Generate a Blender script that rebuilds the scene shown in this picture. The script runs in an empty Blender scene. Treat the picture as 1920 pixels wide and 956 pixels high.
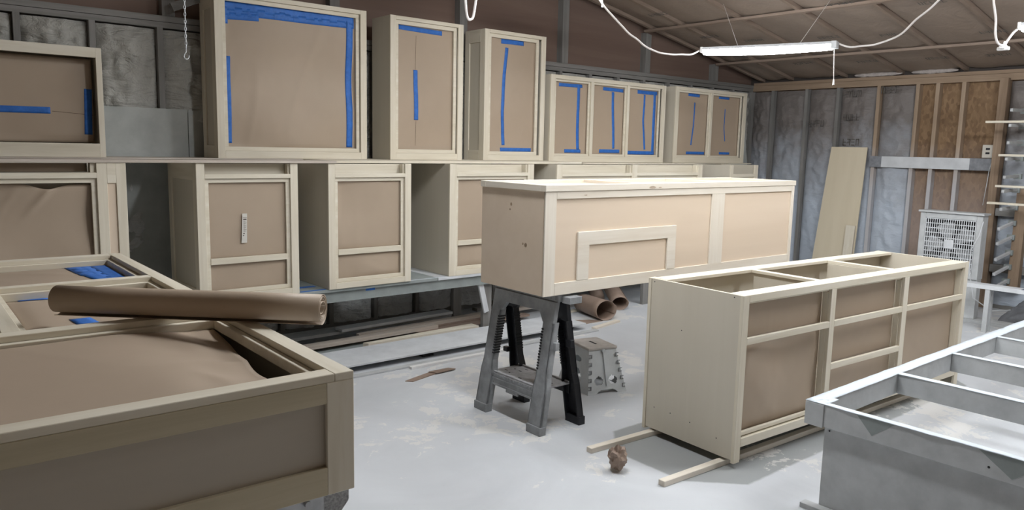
import bpy, bmesh, math, random
from mathutils import Vector, Matrix, noise
C = bpy.context.scene.collection
SC = bpy.context.scene
R = math.radians
# ------------------------------------------------------------------ camera, world, exposure
F_PX, PITCH, ROLL, YAW, EYE = 1451.5, 0.13865, 0.02208, 0.69828, 1.612
fw = Vector((math.sin(YAW) * math.cos(PITCH), math.cos(YAW) * math.cos(PITCH), -math.sin(PITCH)))
rt = Vector((math.cos(YAW), -math.sin(YAW), 0))
up = rt.cross(fw)
r2 = rt * math.cos(ROLL) + up * math.sin(ROLL)
u2 = -rt * math.sin(ROLL) + up * math.cos(ROLL)
cd = bpy.data.cameras.new('camera')
cd.sensor_width = 36.0
cd.lens = F_PX / 1920 * 36
cd.clip_start = 0.05
cam = bpy.data.objects.new('camera', cd)
C.objects.link(cam)
cam.matrix_world = Matrix(((r2.x, u2.x, -fw.x, 0), (r2.y, u2.y, -fw.y, 0), (r2.z, u2.z, -fw.z, EYE), (0, 0, 0, 1)))
SC.camera = cam
w = bpy.data.worlds.new('world')
SC.world = w
w.use_nodes = True
w.node_tree.nodes['Background'].inputs[0].default_value = (0.75, 0.85, 1.0, 1)
w.node_tree.nodes['Background'].inputs[1].default_value = 0.30
SC.view_settings.view_transform = 'Standard'
SC.view_settings.look = 'None'
SC.view_settings.gamma = 1
SC.view_settings.use_curve_mapping = False
SC.view_settings.exposure = 0.0
TUBE = 66.0          # emission of the shop light tubes

# ------------------------------------------------------------------ materials
def nt(name, rough=0.6, spec=0.3):
    m = bpy.data.materials.new(name)
    m.use_nodes = True
    t = m.node_tree
    b = t.nodes['Principled BSDF']
    b.inputs['Roughness'].default_value = rough
    b.inputs['Specular IOR Level'].default_value = spec
    return m, t, b
def nd(t, typ, **kw):
    n = t.nodes.new(typ)
    for k, v in kw.items():
        if k.startswith('i_'):
            n.inputs[k[2:].replace('_', ' ')].default_value = v
        else:
            setattr(n, k, v)
    return n
def coords(t, kind, scale=(1, 1, 1)):
    tc = nd(t, 'ShaderNodeTexCoord')
    mp = nd(t, 'ShaderNodeMapping')
    mp.inputs['Scale'].default_value = scale
    t.links.new(tc.outputs[kind], mp.inputs[0])
    return mp.outputs[0]
def ramp(t, fac, stops):
    r = nd(t, 'ShaderNodeValToRGB')
    els = r.color_ramp.elements
    while len(els) < len(stops): els.new(0.5)
    for e, (p, c) in zip(els, stops):
        e.position = p
        e.color = (*c, 1) if len(c) == 3 else c
    t.links.new(fac, r.inputs[0])
    return r.outputs[0]
def bump(t, b, h, strength=0.2, dist=0.01):
    n = nd(t, 'ShaderNodeBump')
    n.inputs['Strength'].default_value = strength
    n.inputs['Distance'].default_value = dist
    t.links.new(h, n.inputs['Height'])
    t.links.new(n.outputs[0], b.inputs['Normal'])
def noisetex(t, vec, scale, detail=4, rough=0.5, dist=0.0):
    n = nd(t, 'ShaderNodeTexNoise')
    n.inputs['Scale'].default_value = scale
    n.inputs['Detail'].default_value = detail
    n.inputs['Roughness'].default_value = rough
    n.inputs['Distortion'].default_value = dist
    t.links.new(vec, n.inputs['Vector'])
    return n.outputs[0]
def mixc(t, fac, a, b):
    n = nd(t, 'ShaderNodeMix', data_type='RGBA')
    for s, v in ((0, fac), (6, a), (7, b)):
        if hasattr(v, 'is_linked'): t.links.new(v, n.inputs[s])
        elif s == 0: n.inputs[0].default_value = v
        else: n.inputs[s].default_value = (*v, 1)
    return n.outputs[2]
def math_(t, op, a, b=None):
    n = nd(t, 'ShaderNodeMath', operation=op)
    for i, v in enumerate((a, b)):
        if v is None: continue
        if hasattr(v, 'is_linked'): t.links.new(v, n.inputs[i])
        else: n.inputs[i].default_value = v
    return n.outputs[0]
def wood(name, c0, c1, c2, axis, rough=0.55, k=1.0):
    m, t, b = nt(name, rough)
    sc = [26, 26, 26]
    sc['xyz'.index(axis)] = 1.6
    v = coords(t, 'Object', tuple(s * k for s in sc))
    n1 = noisetex(t, v, 1.0, 5, 0.6, 0.6)
    v2 = coords(t, 'Object', tuple(s * k * 0.2 for s in sc))
    n2 = noisetex(t, v2, 1.0, 2, 0.5, 0.2)
    f = math_(t, 'ADD', math_(t, 'MULTIPLY', n1, 0.55), math_(t, 'MULTIPLY', n2, 0.45))
    t.links.new(ramp(t, f, [(0.34, c0), (0.5, c1), (0.66, c2)]), b.inputs['Base Color'])
    bump(t, b, n1, 0.03, 0.001)
    return m
PC = ((0.61, 0.55, 0.43), (0.69, 0.635, 0.52), (0.745, 0.70, 0.60))
POP = {a: wood('poplar_' + a, *PC, a) for a in 'xyz'}
LP = ((0.67, 0.60, 0.50), (0.73, 0.675, 0.585), (0.78, 0.735, 0.655))
LPOP = {a: wood('pale_poplar_' + a, *LP, a) for a in 'xyz'}
PLY = wood('maple_plywood', (0.67, 0.55, 0.425), (0.70, 0.58, 0.455), (0.73, 0.61, 0.485), 'x', 0.5, 0.25)
SIDEPLY = wood('side_plywood', (0.56, 0.515, 0.425), (0.585, 0.54, 0.45), (0.61, 0.565, 0.475), 'z', 0.5, 0.3)
STUD = {a: wood('stud_wood_' + a, (0.20, 0.15, 0.115), (0.25, 0.19, 0.15), (0.30, 0.235, 0.19), a, 0.7) for a in 'xyz'}
def plain(name, col, rough=0.6, nscale=0, var=0.12, bmp=0.0, spec=0.3, metal=0.0, kind='Object'):
    m, t, b = nt(name, rough, spec)
    b.inputs['Metallic'].default_value = metal
    if nscale:
        v = coords(t, kind)
        n = noisetex(t, v, nscale, 5, 0.6)
        lo = tuple(c * (1 - var) for c in col)
        hi = tuple(min(1, c * (1 + var)) for c in col)
        t.links.new(ramp(t, n, [(0.3, lo), (0.7, hi)]), b.inputs['Base Color'])
        if bmp: bump(t, b, n, bmp, 0.005)
    else:
        b.inputs['Base Color'].default_value = (*col, 1)
    return m
KRAFT = plain('kraft_paper', (0.41, 0.325, 0.245), 0.5, 5, 0.02, 0.02)
KRAFTD = plain('kraft_paper_brown', (0.29, 0.215, 0.17), 0.5, 14, 0.08, 0.05)
TAPE = plain('blue_tape', (0.035, 0.15, 0.50), 0.5, 30, 0.15, 0.1)
LABELW = plain('label_white', (0.62, 0.60, 0.55), 0.5)
INK = plain('label_ink', (0.10, 0.085, 0.07), 0.6)
GREYP = plain('grey_overspray_paint', (0.46, 0.475, 0.48), 0.6, 9, 0.12, 0.05)
GREYL = plain('pale_overspray_paint', (0.60, 0.62, 0.64), 0.6, 7, 0.10, 0.05)
WHITEP = plain('white_masking_film', (0.62, 0.68, 0.74), 0.5, 20, 0.08, 0.15)
GREYG = plain('green_grey_paint', (0.28, 0.31, 0.305), 0.6, 6, 0.15, 0.05)
PLASTIC = plain('grey_plastic_dusty', (0.27, 0.28, 0.29), 0.55, 12, 0.25, 0.03)
TRAYP = plain('dusty_tray_plastic', (0.42, 0.42, 0.43), 0.6, 25, 0.2, 0.05)
BLACKP = plain('black_plastic', (0.018, 0.019, 0.023), 0.45)
STOOLP = plain('stool_plastic', (0.60, 0.63, 0.645), 0.5, 10, 0.08)
STOOLT = plain('stool_top_plastic', (0.50, 0.47, 0.44), 0.6, 18, 0.15)
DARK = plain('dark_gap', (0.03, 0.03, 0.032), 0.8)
METAL = plain('galvanised_metal', (0.45, 0.46, 0.47), 0.4, 20, 0.15, 0.0, 0.5, 0.7)
CORDW = plain('white_cord', (0.68, 0.64, 0.62), 0.5)
WHITE = plain('white_plastic', (0.75, 0.75, 0.74), 0.45)
CREAM = plain('cream_plastic', (0.55, 0.52, 0.46), 0.45)
BOARDG = plain('greyed_board', (0.42, 0.44, 0.425), 0.65, 5, 0.14, 0.08)
GABLE = wood('gable_plywood', (0.15, 0.098, 0.08), (0.19, 0.13, 0.105), (0.225, 0.16, 0.13), 'x', 0.75, 0.2)
LUMG = {a: wood('grey_lumber_' + a, (0.17, 0.165, 0.155), (0.22, 0.215, 0.205), (0.28, 0.27, 0.26), a, 0.7) for a in 'xyz'}
PINE = {a: wood('weathered_board_' + a, (0.42, 0.36, 0.30), (0.52, 0.46, 0.40), (0.60, 0.55, 0.49), a, 0.7) for a in 'xyz'}

WARMW = plain('unseen_warm_wall', (0.40, 0.33, 0.26), 0.8, 4, 0.12)  # tone of the unseen walls, picked to warm the bounced light
def osb_mat():
    m, t, b = nt('osb_sheathing', 0.8)
    v = coords(t, 'Object', (1, 1, 0.55))
    vo = nd(t, 'ShaderNodeTexVoronoi')
    vo.inputs['Scale'].default_value = 34
    t.links.new(v, vo.inputs['Vector'])
    n = noisetex(t, v, 5, 5, 0.65, 0.8)
    sep = nd(t, 'ShaderNodeSeparateColor')
    t.links.new(vo.outputs['Color'], sep.inputs[0])
    f = math_(t, 'ADD', math_(t, 'MULTIPLY', sep.outputs[0], 0.30), math_(t, 'MULTIPLY', n, 0.7))
    c = ramp(t, f, [(0.3, (0.17, 0.105, 0.06)), (0.5, (0.25, 0.16, 0.09)), (0.72, (0.31, 0.205, 0.12))])
    # pale overspray dusting on the lower half of the sheet
    tc = nd(t, 'ShaderNodeTexCoord')
    sp = nd(t, 'ShaderNodeSeparateXYZ')
    t.links.new(tc.outputs['Object'], sp.inputs[0])
    h = math_(t, 'ADD', sp.outputs[2], math_(t, 'MULTIPLY', n, 0.5))
    mk = ramp(t, h, [(0.0, (0.8, 0.8, 0.8)), (0.0001, (0.8, 0.8, 0.8)), (1.0, (0.8, 0.8, 0.8))])
    mr = nd(t, 'ShaderNodeMapRange')
    mr.inputs['From Min'].default_value = 2.0
    mr.inputs['From Max'].default_value = 1.1
    mr.inputs['To Min'].default_value = 0.0
    mr.inputs['To Max'].default_value = 0.62
    t.links.new(h, mr.inputs['Value'])
    t.links.new(mixc(t, mr.outputs[0], c, (0.36, 0.30, 0.28)), b.inputs['Base Color'])
    bump(t, b, f, 0.1, 0.003)
    return m
OSB = osb_mat()

def batt_mat(name, base, dust_fill, z_hi, z_lo, amount, wr=0.9):
    """faced insulation paper; paint dust clings lower down, on the back wall the low tone also stands in for light; faint printed marks repeat over it"""
    m, t, b = nt(name, 0.5, 0.35)
    v = coords(t, 'Object')
    n = noisetex(t, v, 3.0, 6, 0.6, 0.6)
    nf = noisetex(t, v, 22, 5, 0.6, 1.2)
    tc = nd(t, 'ShaderNodeTexCoord')
    sp = nd(t, 'ShaderNodeSeparateXYZ')
    t.links.new(tc.outputs['Object'], sp.inputs[0])
    mr = nd(t, 'ShaderNodeMapRange')
    mr.inputs['From Min'].default_value = z_hi
    mr.inputs['From Max'].default_value = z_lo
    mr.inputs['To Min'].default_value = 0.0
    mr.inputs['To Max'].default_value = amount
    t.links.new(math_(t, 'ADD', sp.outputs[2], math_(t, 'MULTIPLY', math_(t, 'SUBTRACT', n, 0.5), 1.2)), mr.inputs['Value'])
    c = ramp(t, math_(t, 'ADD', math_(t, 'MULTIPLY', n, 0.5), math_(t, 'MULTIPLY', nf, 0.5)),
             [(0.32, tuple(x * 0.9 for x in base)), (0.68, tuple(x * 1.1 for x in base))])
    c = mixc(t, mr.outputs[0], c, dust_fill)
    t.links.new(c, b.inputs['Base Color'])
    v3 = coords(t, 'Object', (4, 4, 11))
    nw = noisetex(t, v3, 1.0, 5, 0.55, 1.8)
    bump(t, b, math_(t, 'ADD', math_(t, 'MULTIPLY', nw, 1.6), math_(t, 'MULTIPLY', nf, 0.4)), wr, 0.03)
    return m
BATT_B = batt_mat('insulation_facing_back', (0.47, 0.465, 0.43), (0.68, 0.70, 0.71), 1.9, 0.5, 1.0)  # paler low tone also makes up for missing light under the rack
BATT_R = batt_mat('insulation_facing_right', (0.19, 0.17, 0.16), (0.50, 0.56, 0.64), 2.0, 0.9, 0.95, 0.3)
BATT_C = batt_mat('insulation_facing_ceiling', (0.26, 0.205, 0.165), (0.22, 0.18, 0.155), 9, 8, 0.0, 0.15)

def floor_mat():
    m, t, b = nt('painted_concrete', 0.55, 0.3)
    v = coords(t, 'Object')
    n = noisetex(t, v, 1.3, 7, 0.62, 0.7)
    nf = noisetex(t, v, 60, 3, 0.6)
    nm = noisetex(t, v, 5.0, 9, 0.72, 0.6)
    base = ramp(t, n, [(0.3, (0.52, 0.54, 0.565)), (0.55, (0.575, 0.595, 0.62)), (0.75, (0.60, 0.62, 0.64))])
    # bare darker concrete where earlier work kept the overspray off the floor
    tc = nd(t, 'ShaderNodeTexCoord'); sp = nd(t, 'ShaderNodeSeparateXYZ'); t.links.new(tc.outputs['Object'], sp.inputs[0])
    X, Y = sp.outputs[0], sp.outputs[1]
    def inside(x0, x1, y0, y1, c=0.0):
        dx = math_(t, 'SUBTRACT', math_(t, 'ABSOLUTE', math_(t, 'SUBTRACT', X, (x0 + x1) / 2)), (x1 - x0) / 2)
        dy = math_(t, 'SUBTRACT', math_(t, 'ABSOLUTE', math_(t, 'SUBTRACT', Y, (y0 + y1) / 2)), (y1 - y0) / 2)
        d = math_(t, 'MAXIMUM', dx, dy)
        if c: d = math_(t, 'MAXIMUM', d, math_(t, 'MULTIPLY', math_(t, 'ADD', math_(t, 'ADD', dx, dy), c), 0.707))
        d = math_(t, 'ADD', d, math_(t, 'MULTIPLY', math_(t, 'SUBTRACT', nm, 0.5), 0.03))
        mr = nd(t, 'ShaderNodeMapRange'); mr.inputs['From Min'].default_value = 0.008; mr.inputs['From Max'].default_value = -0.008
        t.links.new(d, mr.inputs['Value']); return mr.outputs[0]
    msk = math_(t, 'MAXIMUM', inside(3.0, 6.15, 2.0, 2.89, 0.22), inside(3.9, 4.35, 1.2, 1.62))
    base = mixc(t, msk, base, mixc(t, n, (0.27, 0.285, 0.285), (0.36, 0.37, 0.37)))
    # flaking pale patches
    pm = ramp(t, math_(t, 'MULTIPLY', n, nm), [(0.300, (0, 0, 0)), (0.306, (1, 1, 1))])
    c = mixc(t, math_(t, 'MULTIPLY', pm, 0.55), base, (0.76, 0.74, 0.70))
    c = mixc(t, math_(t, 'MULTIPLY', ramp(t, nf, [(0.66, (0, 0, 0)), (0.72, (1, 1, 1))]), 0.15), c, (0.3, 0.3, 0.3))
    t.links.new(c, b.inputs['Base Color'])
    bump(t, b, nm, 0.06, 0.004)
    return m
FLOOR = floor_mat()
def emit(name, col, s):
    m = bpy.data.materials.new(name)
    m.use_nodes = True
    t = m.node_tree
    t.nodes.clear()
    e = nd(t, 'ShaderNodeEmission')
    e.inputs[0].default_value = (*col, 1)
    e.inputs[1].default_value = s
    o = nd(t, 'ShaderNodeOutputMaterial')
    t.links.new(e.outputs[0], o.inputs[0])
    return m
LAMP = emit('lit_tube', (0.95, 0.975, 1.0), TUBE)
LAMPB = emit('bright_lit_tube', (0.95, 0.975, 1.0), TUBE * 2.3)

# ------------------------------------------------------------------ mesh helpers
class MB:
    def __init__(s): s.b = bmesh.new()
    def box(s, x0, y0, z0, x1, y1, z1, M=None):
        if x1 < x0: x0, x1 = x1, x0
        if y1 < y0: y0, y1 = y1, y0
        if z1 < z0: z0, z1 = z1, z0
        vs = [s.b.verts.new((x, y, z)) for x in (x0, x1) for y in (y0, y1) for z in (z0, z1)]
        for f in ((0, 1, 3, 2), (4, 6, 7, 5), (0, 4, 5, 1), (2, 3, 7, 6), (0, 2, 6, 4), (1, 5, 7, 3)):
            s.b.faces.new([vs[i] for i in f])
        if M is not None:
            for v in vs: v.co = M @ v.co
        return s
    def bar(s, p, q, w, h, upv=(0, 0, 1)):
        """rectangular bar from p to q, w across, h along up"""
        p, q = Vector(p), Vector(q)
        d = (q - p); L = d.length; d.normalize()
        a = d.cross(Vector(upv)).normalized(); u = a.cross(d)
        M = Matrix(((d.x, a.x, u.x, p.x), (d.y, a.y, u.y, p.y), (d.z, a.z, u.z, p.z), (0, 0, 0, 1)))
        return s.box(0, -w / 2, -h / 2, L, w / 2, h / 2, M)
    def hexa(s, pts):
        """8 points: bottom quad then top quad"""
        vs = [s.b.verts.new(p) for p in pts]
        for f in ((0, 3, 2, 1), (4, 5, 6, 7), (0, 1, 5, 4), (1, 2, 6, 5), (2, 3, 7, 6), (3, 0, 4, 7)):
            s.b.faces.new([vs[i] for i in f])
        return s
    def prism(s, poly, off):
        """closed planar polygon extruded by the offset vector"""
        off = Vector(off)
        a = [s.b.verts.new(p) for p in poly]
        c = [s.b.verts.new(Vector(p) + off) for p in poly]
        s.b.faces.new(a); s.b.faces.new(c[::-1])
        n = len(poly)
        for i in range(n): s.b.faces.new((a[i], c[i], c[(i + 1) % n], a[(i + 1) % n]))
        return s
    def tube(s, pts, r, n=8, cap=True):
        pts = [Vector(p) for p in pts]
        rings = []
        ref = None
        for i, p in enumerate(pts):
            d = (pts[min(i + 1, len(pts) - 1)] - pts[max(i - 1, 0)]).normalized()
            if ref is None:
                ref = d.cross(Vector((0.3, 0.2, 1))).normalized()
            a = (ref - d * ref.dot(d)).normalized(); ref = a
            c = d.cross(a)
            rr = r[i] if isinstance(r, (list, tuple)) else r
            rings.append([s.b.verts.new(p + (a * math.cos(t) + c * math.sin(t)) * rr) for t in [2 * math.pi * k / n for k in range(n)]])
        for A, B in zip(rings, rings[1:]):
            for k in range(n): s.b.faces.new((A[k], A[(k + 1) % n], B[(k + 1) % n], B[k]))
        if cap:
            s.b.faces.new(rings[0][::-1]); s.b.faces.new(rings[-1])
        return s
    def grid(s, nu, nv, fn, thick=0.0, nrm=None):
        V = [[s.b.verts.new(fn(i / nu, j / nv)) for j in range(nv + 1)] for i in range(nu + 1)]
        for i in range(nu):
            for j in range(nv):
                s.b.faces.new((V[i][j], V[i + 1][j], V[i + 1][j + 1], V[i][j + 1]))
        if thick:
            off = Vector(nrm) * thick
            W = [[s.b.verts.new(v.co + off) for v in row] for row in V]
            for i in range(nu):
                for j in range(nv):
                    s.b.faces.new((W[i][j], W[i][j + 1], W[i + 1][j + 1], W[i + 1][j]))
            for i in range(nu):
                s.b.faces.new((V[i][0], W[i][0], W[i + 1][0], V[i + 1][0]))
                s.b.faces.new((V[i][nv], V[i + 1][nv], W[i + 1][nv], W[i][nv]))
            for j in range(nv):
                s.b.faces.new((V[0][j], V[0][j + 1], W[0][j + 1], W[0][j]))
                s.b.faces.new((V[nu][j], W[nu][j], W[nu][j + 1], V[nu][j + 1]))
        return s
    def build(s, name, mat, parent=None, smooth=False, bevel=0.0):
        me = bpy.data.meshes.new(name)
        bmesh.ops.recalc_face_normals(s.b, faces=s.b.faces)
        if bevel:
            bmesh.ops.bevel(s.b, geom=[e for e in s.b.edges if len(e.link_faces) == 2 and e.calc_face_angle(0) > 0.6], offset=bevel, segments=1, affect='EDGES', clamp_overlap=True)
        s.b.to_mesh(me); s.b.free()
        me.materials.append(mat)
        if smooth:
            for p in me.polygons: p.use_smooth = True
        o = bpy.data.objects.new(name, me)
        C.objects.link(o)
        if parent: o.parent = parent
        return o
def bx(name, mat, parent, x0, y0, z0, x1, y1, z1, bevel=0.0015):
    return MB().box(x0, y0, z0, x1, y1, z1).build(name, mat, parent, False, bevel)
def thing(name, label, cat, loc=(0, 0, 0), rz=0.0, group=None, rx=0.0):
    o = bpy.data.objects.new(name, None)
    C.objects.link(o)
    o.empty_display_size = 0.1
    o.location = loc; o.rotation_euler = (rx, 0, rz)
    o['label'] = label; o['category'] = cat
    if group: o['group'] = group
    return o
def tag(o, label, cat, group=None):
    o['label'] = label; o['category'] = cat
    if group: o['group'] = group
    return o
def struct(o):
    o['kind'] = 'structure'; return o
def sempty(name):
    o = bpy.data.objects.new(name, None); C.objects.link(o); o['kind'] = 'structure'; return o
def sm(x, a, b):
    t = max(0, min(1, (x - a) / (b - a))); return t * t * (3 - 2 * t)

# ------------------------------------------------------------------ room shell
XR, YB, ZP, SL = 9.30, 6.10, 2.455, 0.185     # right wall stud face, back wall stud face, plate underside, roof slope
XL, YF = -3.0, -2.6
def zc(x): return 2.56 + SL * (XR - x)
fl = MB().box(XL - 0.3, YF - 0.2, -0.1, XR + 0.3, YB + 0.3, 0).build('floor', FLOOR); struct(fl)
wl = MB().hexa([(XL - 0.1, YF, 0), (XL, YF, 0), (XL, YB + 0.25, 0), (XL - 0.1, YB + 0.25, 0), (XL - 0.1, YF, 5), (XL, YF, 5), (XL, YB + 0.25, 5), (XL - 0.1, YB + 0.25, 5)]).build('wall_left', WARMW); struct(wl)  # unseen wall, put in to block ambient light from the left
wf = MB().box(XL, YF - 0.1, 0, XR + 0.3, YF, 5.0).build('wall_front', WARMW); struct(wf)  # unseen wall behind the camera, added to close off ambient light

random.seed(4)
def batt(name, mat, parent, P, axis, a0, a1, z0, z1, bulge, amp, seed, nrm):
    """puffy faced batt between two studs; P = base plane position"""
    nu, nv = 18, max(10, int((z1 - z0) * 34))
    def fn(u, v):
        a = a0 + (a1 - a0) * u; z = z0 + (z1 - z0) * v
        e = math.sin(math.pi * u) ** 0.45 if 0 < u < 1 else 0
        q = Vector((a * 7, seed * 3.1, z * 5))
        wr = noise.noise(q) * 0.6 + noise.noise(q * 2.3) * 0.5
        rg = 1 - abs(noise.noise(Vector((a * 10 + z * 4, seed, z * 9 - a * 5)))) * 3
        d = bulge * e + amp * e * (wr + 0.55 * max(0, rg))
        top = 1 - 0.5 * sm(v, 0.96, 1.0)
        d = max(0.001, d * top)
        if axis == 'x': return (a, P + nrm * d, z)
        return (P + nrm * d, a, z)
    return MB().grid(nu, nv, fn).build(name, mat, parent, True)

# back wall: gable end, insulated bays below the plate, bare plywood above
wb = sempty('wall_back')
MB().hexa([(XL, YB + 0.10, 0), (XR + 0.2, YB + 0.10, 0), (XR + 0.2, YB + 0.2, 0), (XL, YB + 0.2, 0), (XL, YB + 0.10, 5.0), (XR + 0.2, YB + 0.10, 2.9), (XR + 0.2, YB + 0.2, 2.9), (XL, YB + 0.2, 5.0)]).build('sheathing', GABLE, wb)
bx('top_plate', LUMG['x'], wb, XL, YB, ZP - 0.04, XR, YB + 0.09, ZP, 0)
bx('top_plate', LUMG['x'], wb, XL, YB - 0.004, ZP + 0.003, XR, YB + 0.09, ZP + 0.045, 0)
bx('bottom_plate', LUMG['x'], wb, XL, YB, 0, XR, YB + 0.09, 0.04, 0)
sx = [0.40 + 0.445 * i for i in range(-4, 21)]
for i, x in enumerate(sx):
    if x > 9.2: break
    bx('stud', LUMG['z'], wb, x - 0.02, YB, 0.04, x + 0.02, YB + 0.09, ZP - 0.04, 0)
    x1 = min(sx[i + 1] if i + 1 < len(sx) else 9.3, XR)
    batt('insulation_batt', BATT_B, wb, YB + 0.055, 'x', x + 0.022, x1 - 0.022, 0.04, ZP - 0.05, 0.05, 0.055, i + 1, -1)
    if i % 3 == 1 or x > 9:
        xs = x + 0.07
        MB().hexa([(xs - 0.045, YB + 0.02, ZP + 0.05), (xs + 0.045, YB + 0.02, ZP + 0.05), (xs + 0.045, YB + 0.1, ZP + 0.05), (xs - 0.045, YB + 0.1, ZP + 0.05),
                   (xs - 0.045, YB + 0.02, zc(xs)), (xs + 0.045, YB + 0.02, zc(xs) - 0.02), (xs + 0.045, YB + 0.1, zc(xs) - 0.02), (xs - 0.045, YB + 0.1, zc(xs))]).build('gable_stud', LUMG['z'], wb)
bx('corner_post', LUMG['z'], wb, 9.281, YB - 0.002, 0.04, 9.388, YB + 0.09, ZP - 0.04, 0)
# greyed plywood panel screwed to the studs
pn = MB(); pn.box(1.10, YB - 0.022, 0.06, 1.90, YB - 0.008, 1.835); pn.build('wall_panel', BOARDG, wb)
pn = MB(); pn.box(1.906, YB - 0.020, 0.06, 2.35, YB - 0.007, 1.83); pn.build('wall_panel', BOARDG, wb)
MB().bar((1.80, 6.03, 2.555), (2.35, 6.0, 2.80), 0.04, 0.06).build('brace', LUMG['x'], wb)

# right wall: stud bays, some bare OSB
wr = sempty('wall_right')
bx('sheathing', OSB, wr, XR + 0.09, YF, 0, XR + 0.15, YB + 0.1, 2.50, 0)
STUDR = {a: wood('fir_stud_' + a, (0.22, 0.155, 0.105), (0.29, 0.21, 0.145), (0.35, 0.26, 0.185), a, 0.7) for a in 'xyz'}
def dusted(m, z_hi, z_lo, col):
    t = m.node_tree; b = t.nodes['Principled BSDF']; src = b.inputs['Base Color'].links[0].from_socket
    tc = nd(t, 'ShaderNodeTexCoord'); sp = nd(t, 'ShaderNodeSeparateXYZ'); t.links.new(tc.outputs['Object'], sp.inputs[0])
    n = noisetex(t, tc.outputs['Object'], 4, 3)
    mr = nd(t, 'ShaderNodeMapRange'); mr.inputs['From Min'].default_value = z_hi; mr.inputs['From Max'].default_value = z_lo
    mr.inputs['To Max'].default_value = 0.92
    t.links.new(math_(t, 'ADD', sp.outputs[2], math_(t, 'MULTIPLY', math_(t, 'SUBTRACT', n, 0.5), 0.4)), mr.inputs['Value'])
    t.links.new(mixc(t, mr.outputs[0], src, col), b.inputs['Base Color'])
STUDD = wood('dusted_stud', (0.29, 0.21, 0.145), (0.37, 0.28, 0.20), (0.44, 0.34, 0.25), 'z', 0.7)
dusted(STUDD, 1.75, 1.25, (0.50, 0.50, 0.52))
bx('top_plate', STUDR['y'], wr, XR, YF, ZP - 0.035, XR + 0.09, YB, ZP + 0.035, 0)
bx('top_plate', STUDR['y'], wr, XR + 0.01, YF, ZP + 0.038, XR + 0.09, YB, ZP + 0.075, 0)
bx('gap_shade_strip', plain('gap_shade_dark', (0.07, 0.06, 0.055), 0.9), wr, XR + 0.091, YF, 2.505, XR + 0.15, YB + 0.1, 2.72, 0)  # added dark strip, closes the gap over the plate and paints its shade
bx('bottom_plate', LUMG['y'], wr, XR, YF, 0, XR + 0.09, YB, 0.04, 0)
ry = [5.80, 5.32, 4.90, 4.40, 3.955, 3.74, 3.47, 3.05, 2.62, 2.18, 1.74, 1.3, 0.86]
for i, y in enumerate(ry):
    bx('stud', STUDR['z'] if i > 6 else STUDD if i > 2 else LUMG['z'], wr, XR, y - 0.02, 0.04, XR + 0.09, y + 0.02, ZP - 0.035, 0)
prev = 6.14
for i, y in enumerate(ry):
    if i not in (5, 6, 7):
        b_ = batt('insulation_batt', BATT_R, wr, XR + 0.07, 'y', y + 0.022, prev - 0.022, 0.04, ZP - 0.045, 0.05, 0.03, 40 + i, -1)
    prev = y
# white wadding squeezed out above the plate
for k, (y0, y1) in enumerate(((4.72, 4.15), (4.05, 3.55))):
    def fz(u, v, y0=y0, y1=y1, k=k):
        y = y0 + (y1 - y0) * u; a = math.pi * v
        r = 0.035 * (0.5 + 0.7 * abs(noise.noise(Vector((y * 9, k, 0))))) * math.sin(math.pi * min(1, max(0, u))) ** 0.4 + 0.004
        return (XR + 0.02 - r * math.sin(a) * 1.2, y, ZP + 0.09 - r * math.cos(a) + 0.012)
    MB().grid(26, 8, fz).build('loose_wadding', plain('wadding', (0.42, 0.38, 0.36), 0.9, 30, 0.2), wr, True)

# ceiling: faced batts between rafters, thin battens under them
ce = sempty('ceiling')
def slab(m, y0, y1, x0, x1, dz0, dz1):
    m.hexa([(x0, y0, zc(x0) + dz0), (x1, y0, zc(x1) + dz0), (x1, y1, zc(x1) + dz0), (x0, y1, zc(x0) + dz0),
            (x0, y0, zc(x0) + dz1), (x1, y0, zc(x1) + dz1), (x1, y1, zc(x1) + dz1), (x0, y1, zc(x0) + dz1)]); return m
slab(MB(), YF - 0.1, YB + 0.2, XL, XR + 0.2, 0.14, 0.2).build('roof_deck', GABLE, ce)
rys = [6.0, 5.58, 4.86, 4.18, 3.49, 2.81, 2.12, 1.44, 0.76, 0.08, -0.6, -1.3, -2.0]
for i, y in enumerate(rys):
    slab(MB(), y - 0.02, y + 0.02, XL, XR + 0.09, 0.0, 0.13).build('rafter', STUD['x'], ce)
    if i + 1 < len(rys):
        y1 = rys[i + 1]
        def fc(u, v, y0=y, y1=y1, i=i):
            yy = y0 - 0.027 + (y1 + 0.054 - y0) * v; x = XL + (XR - XL + 0.05) * u
            e = math.sin(math.pi * v) ** 0.5 if 0 < v < 1 else 0
            return (x, yy, zc(x) + 0.035 - e * 0.025 - 0.025 * e * noise.noise(Vector((x * 2.5, yy * 5, i))))
        MB().grid(110, 8, fc).build('insulation_batt', BATT_C, ce, True)
for x in (8.45, 7.05, 5.65, 4.25, 2.85):
    MB().hexa([(x - 0.02, YF, zc(x) - 0.022), (x + 0.02, YF, zc(x) - 0.028), (x + 0.02, YB, zc(x) - 0.028), (x - 0.02, YB, zc(x) - 0.022),
               (x - 0.02, YF, zc(x) + 0.003), (x + 0.02, YF, zc(x) - 0.004), (x + 0.02, YB, zc(x) - 0.004), (x - 0.02, YB, zc(x) + 0.003)]).build('batten', STUD['y'], ce)
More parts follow.
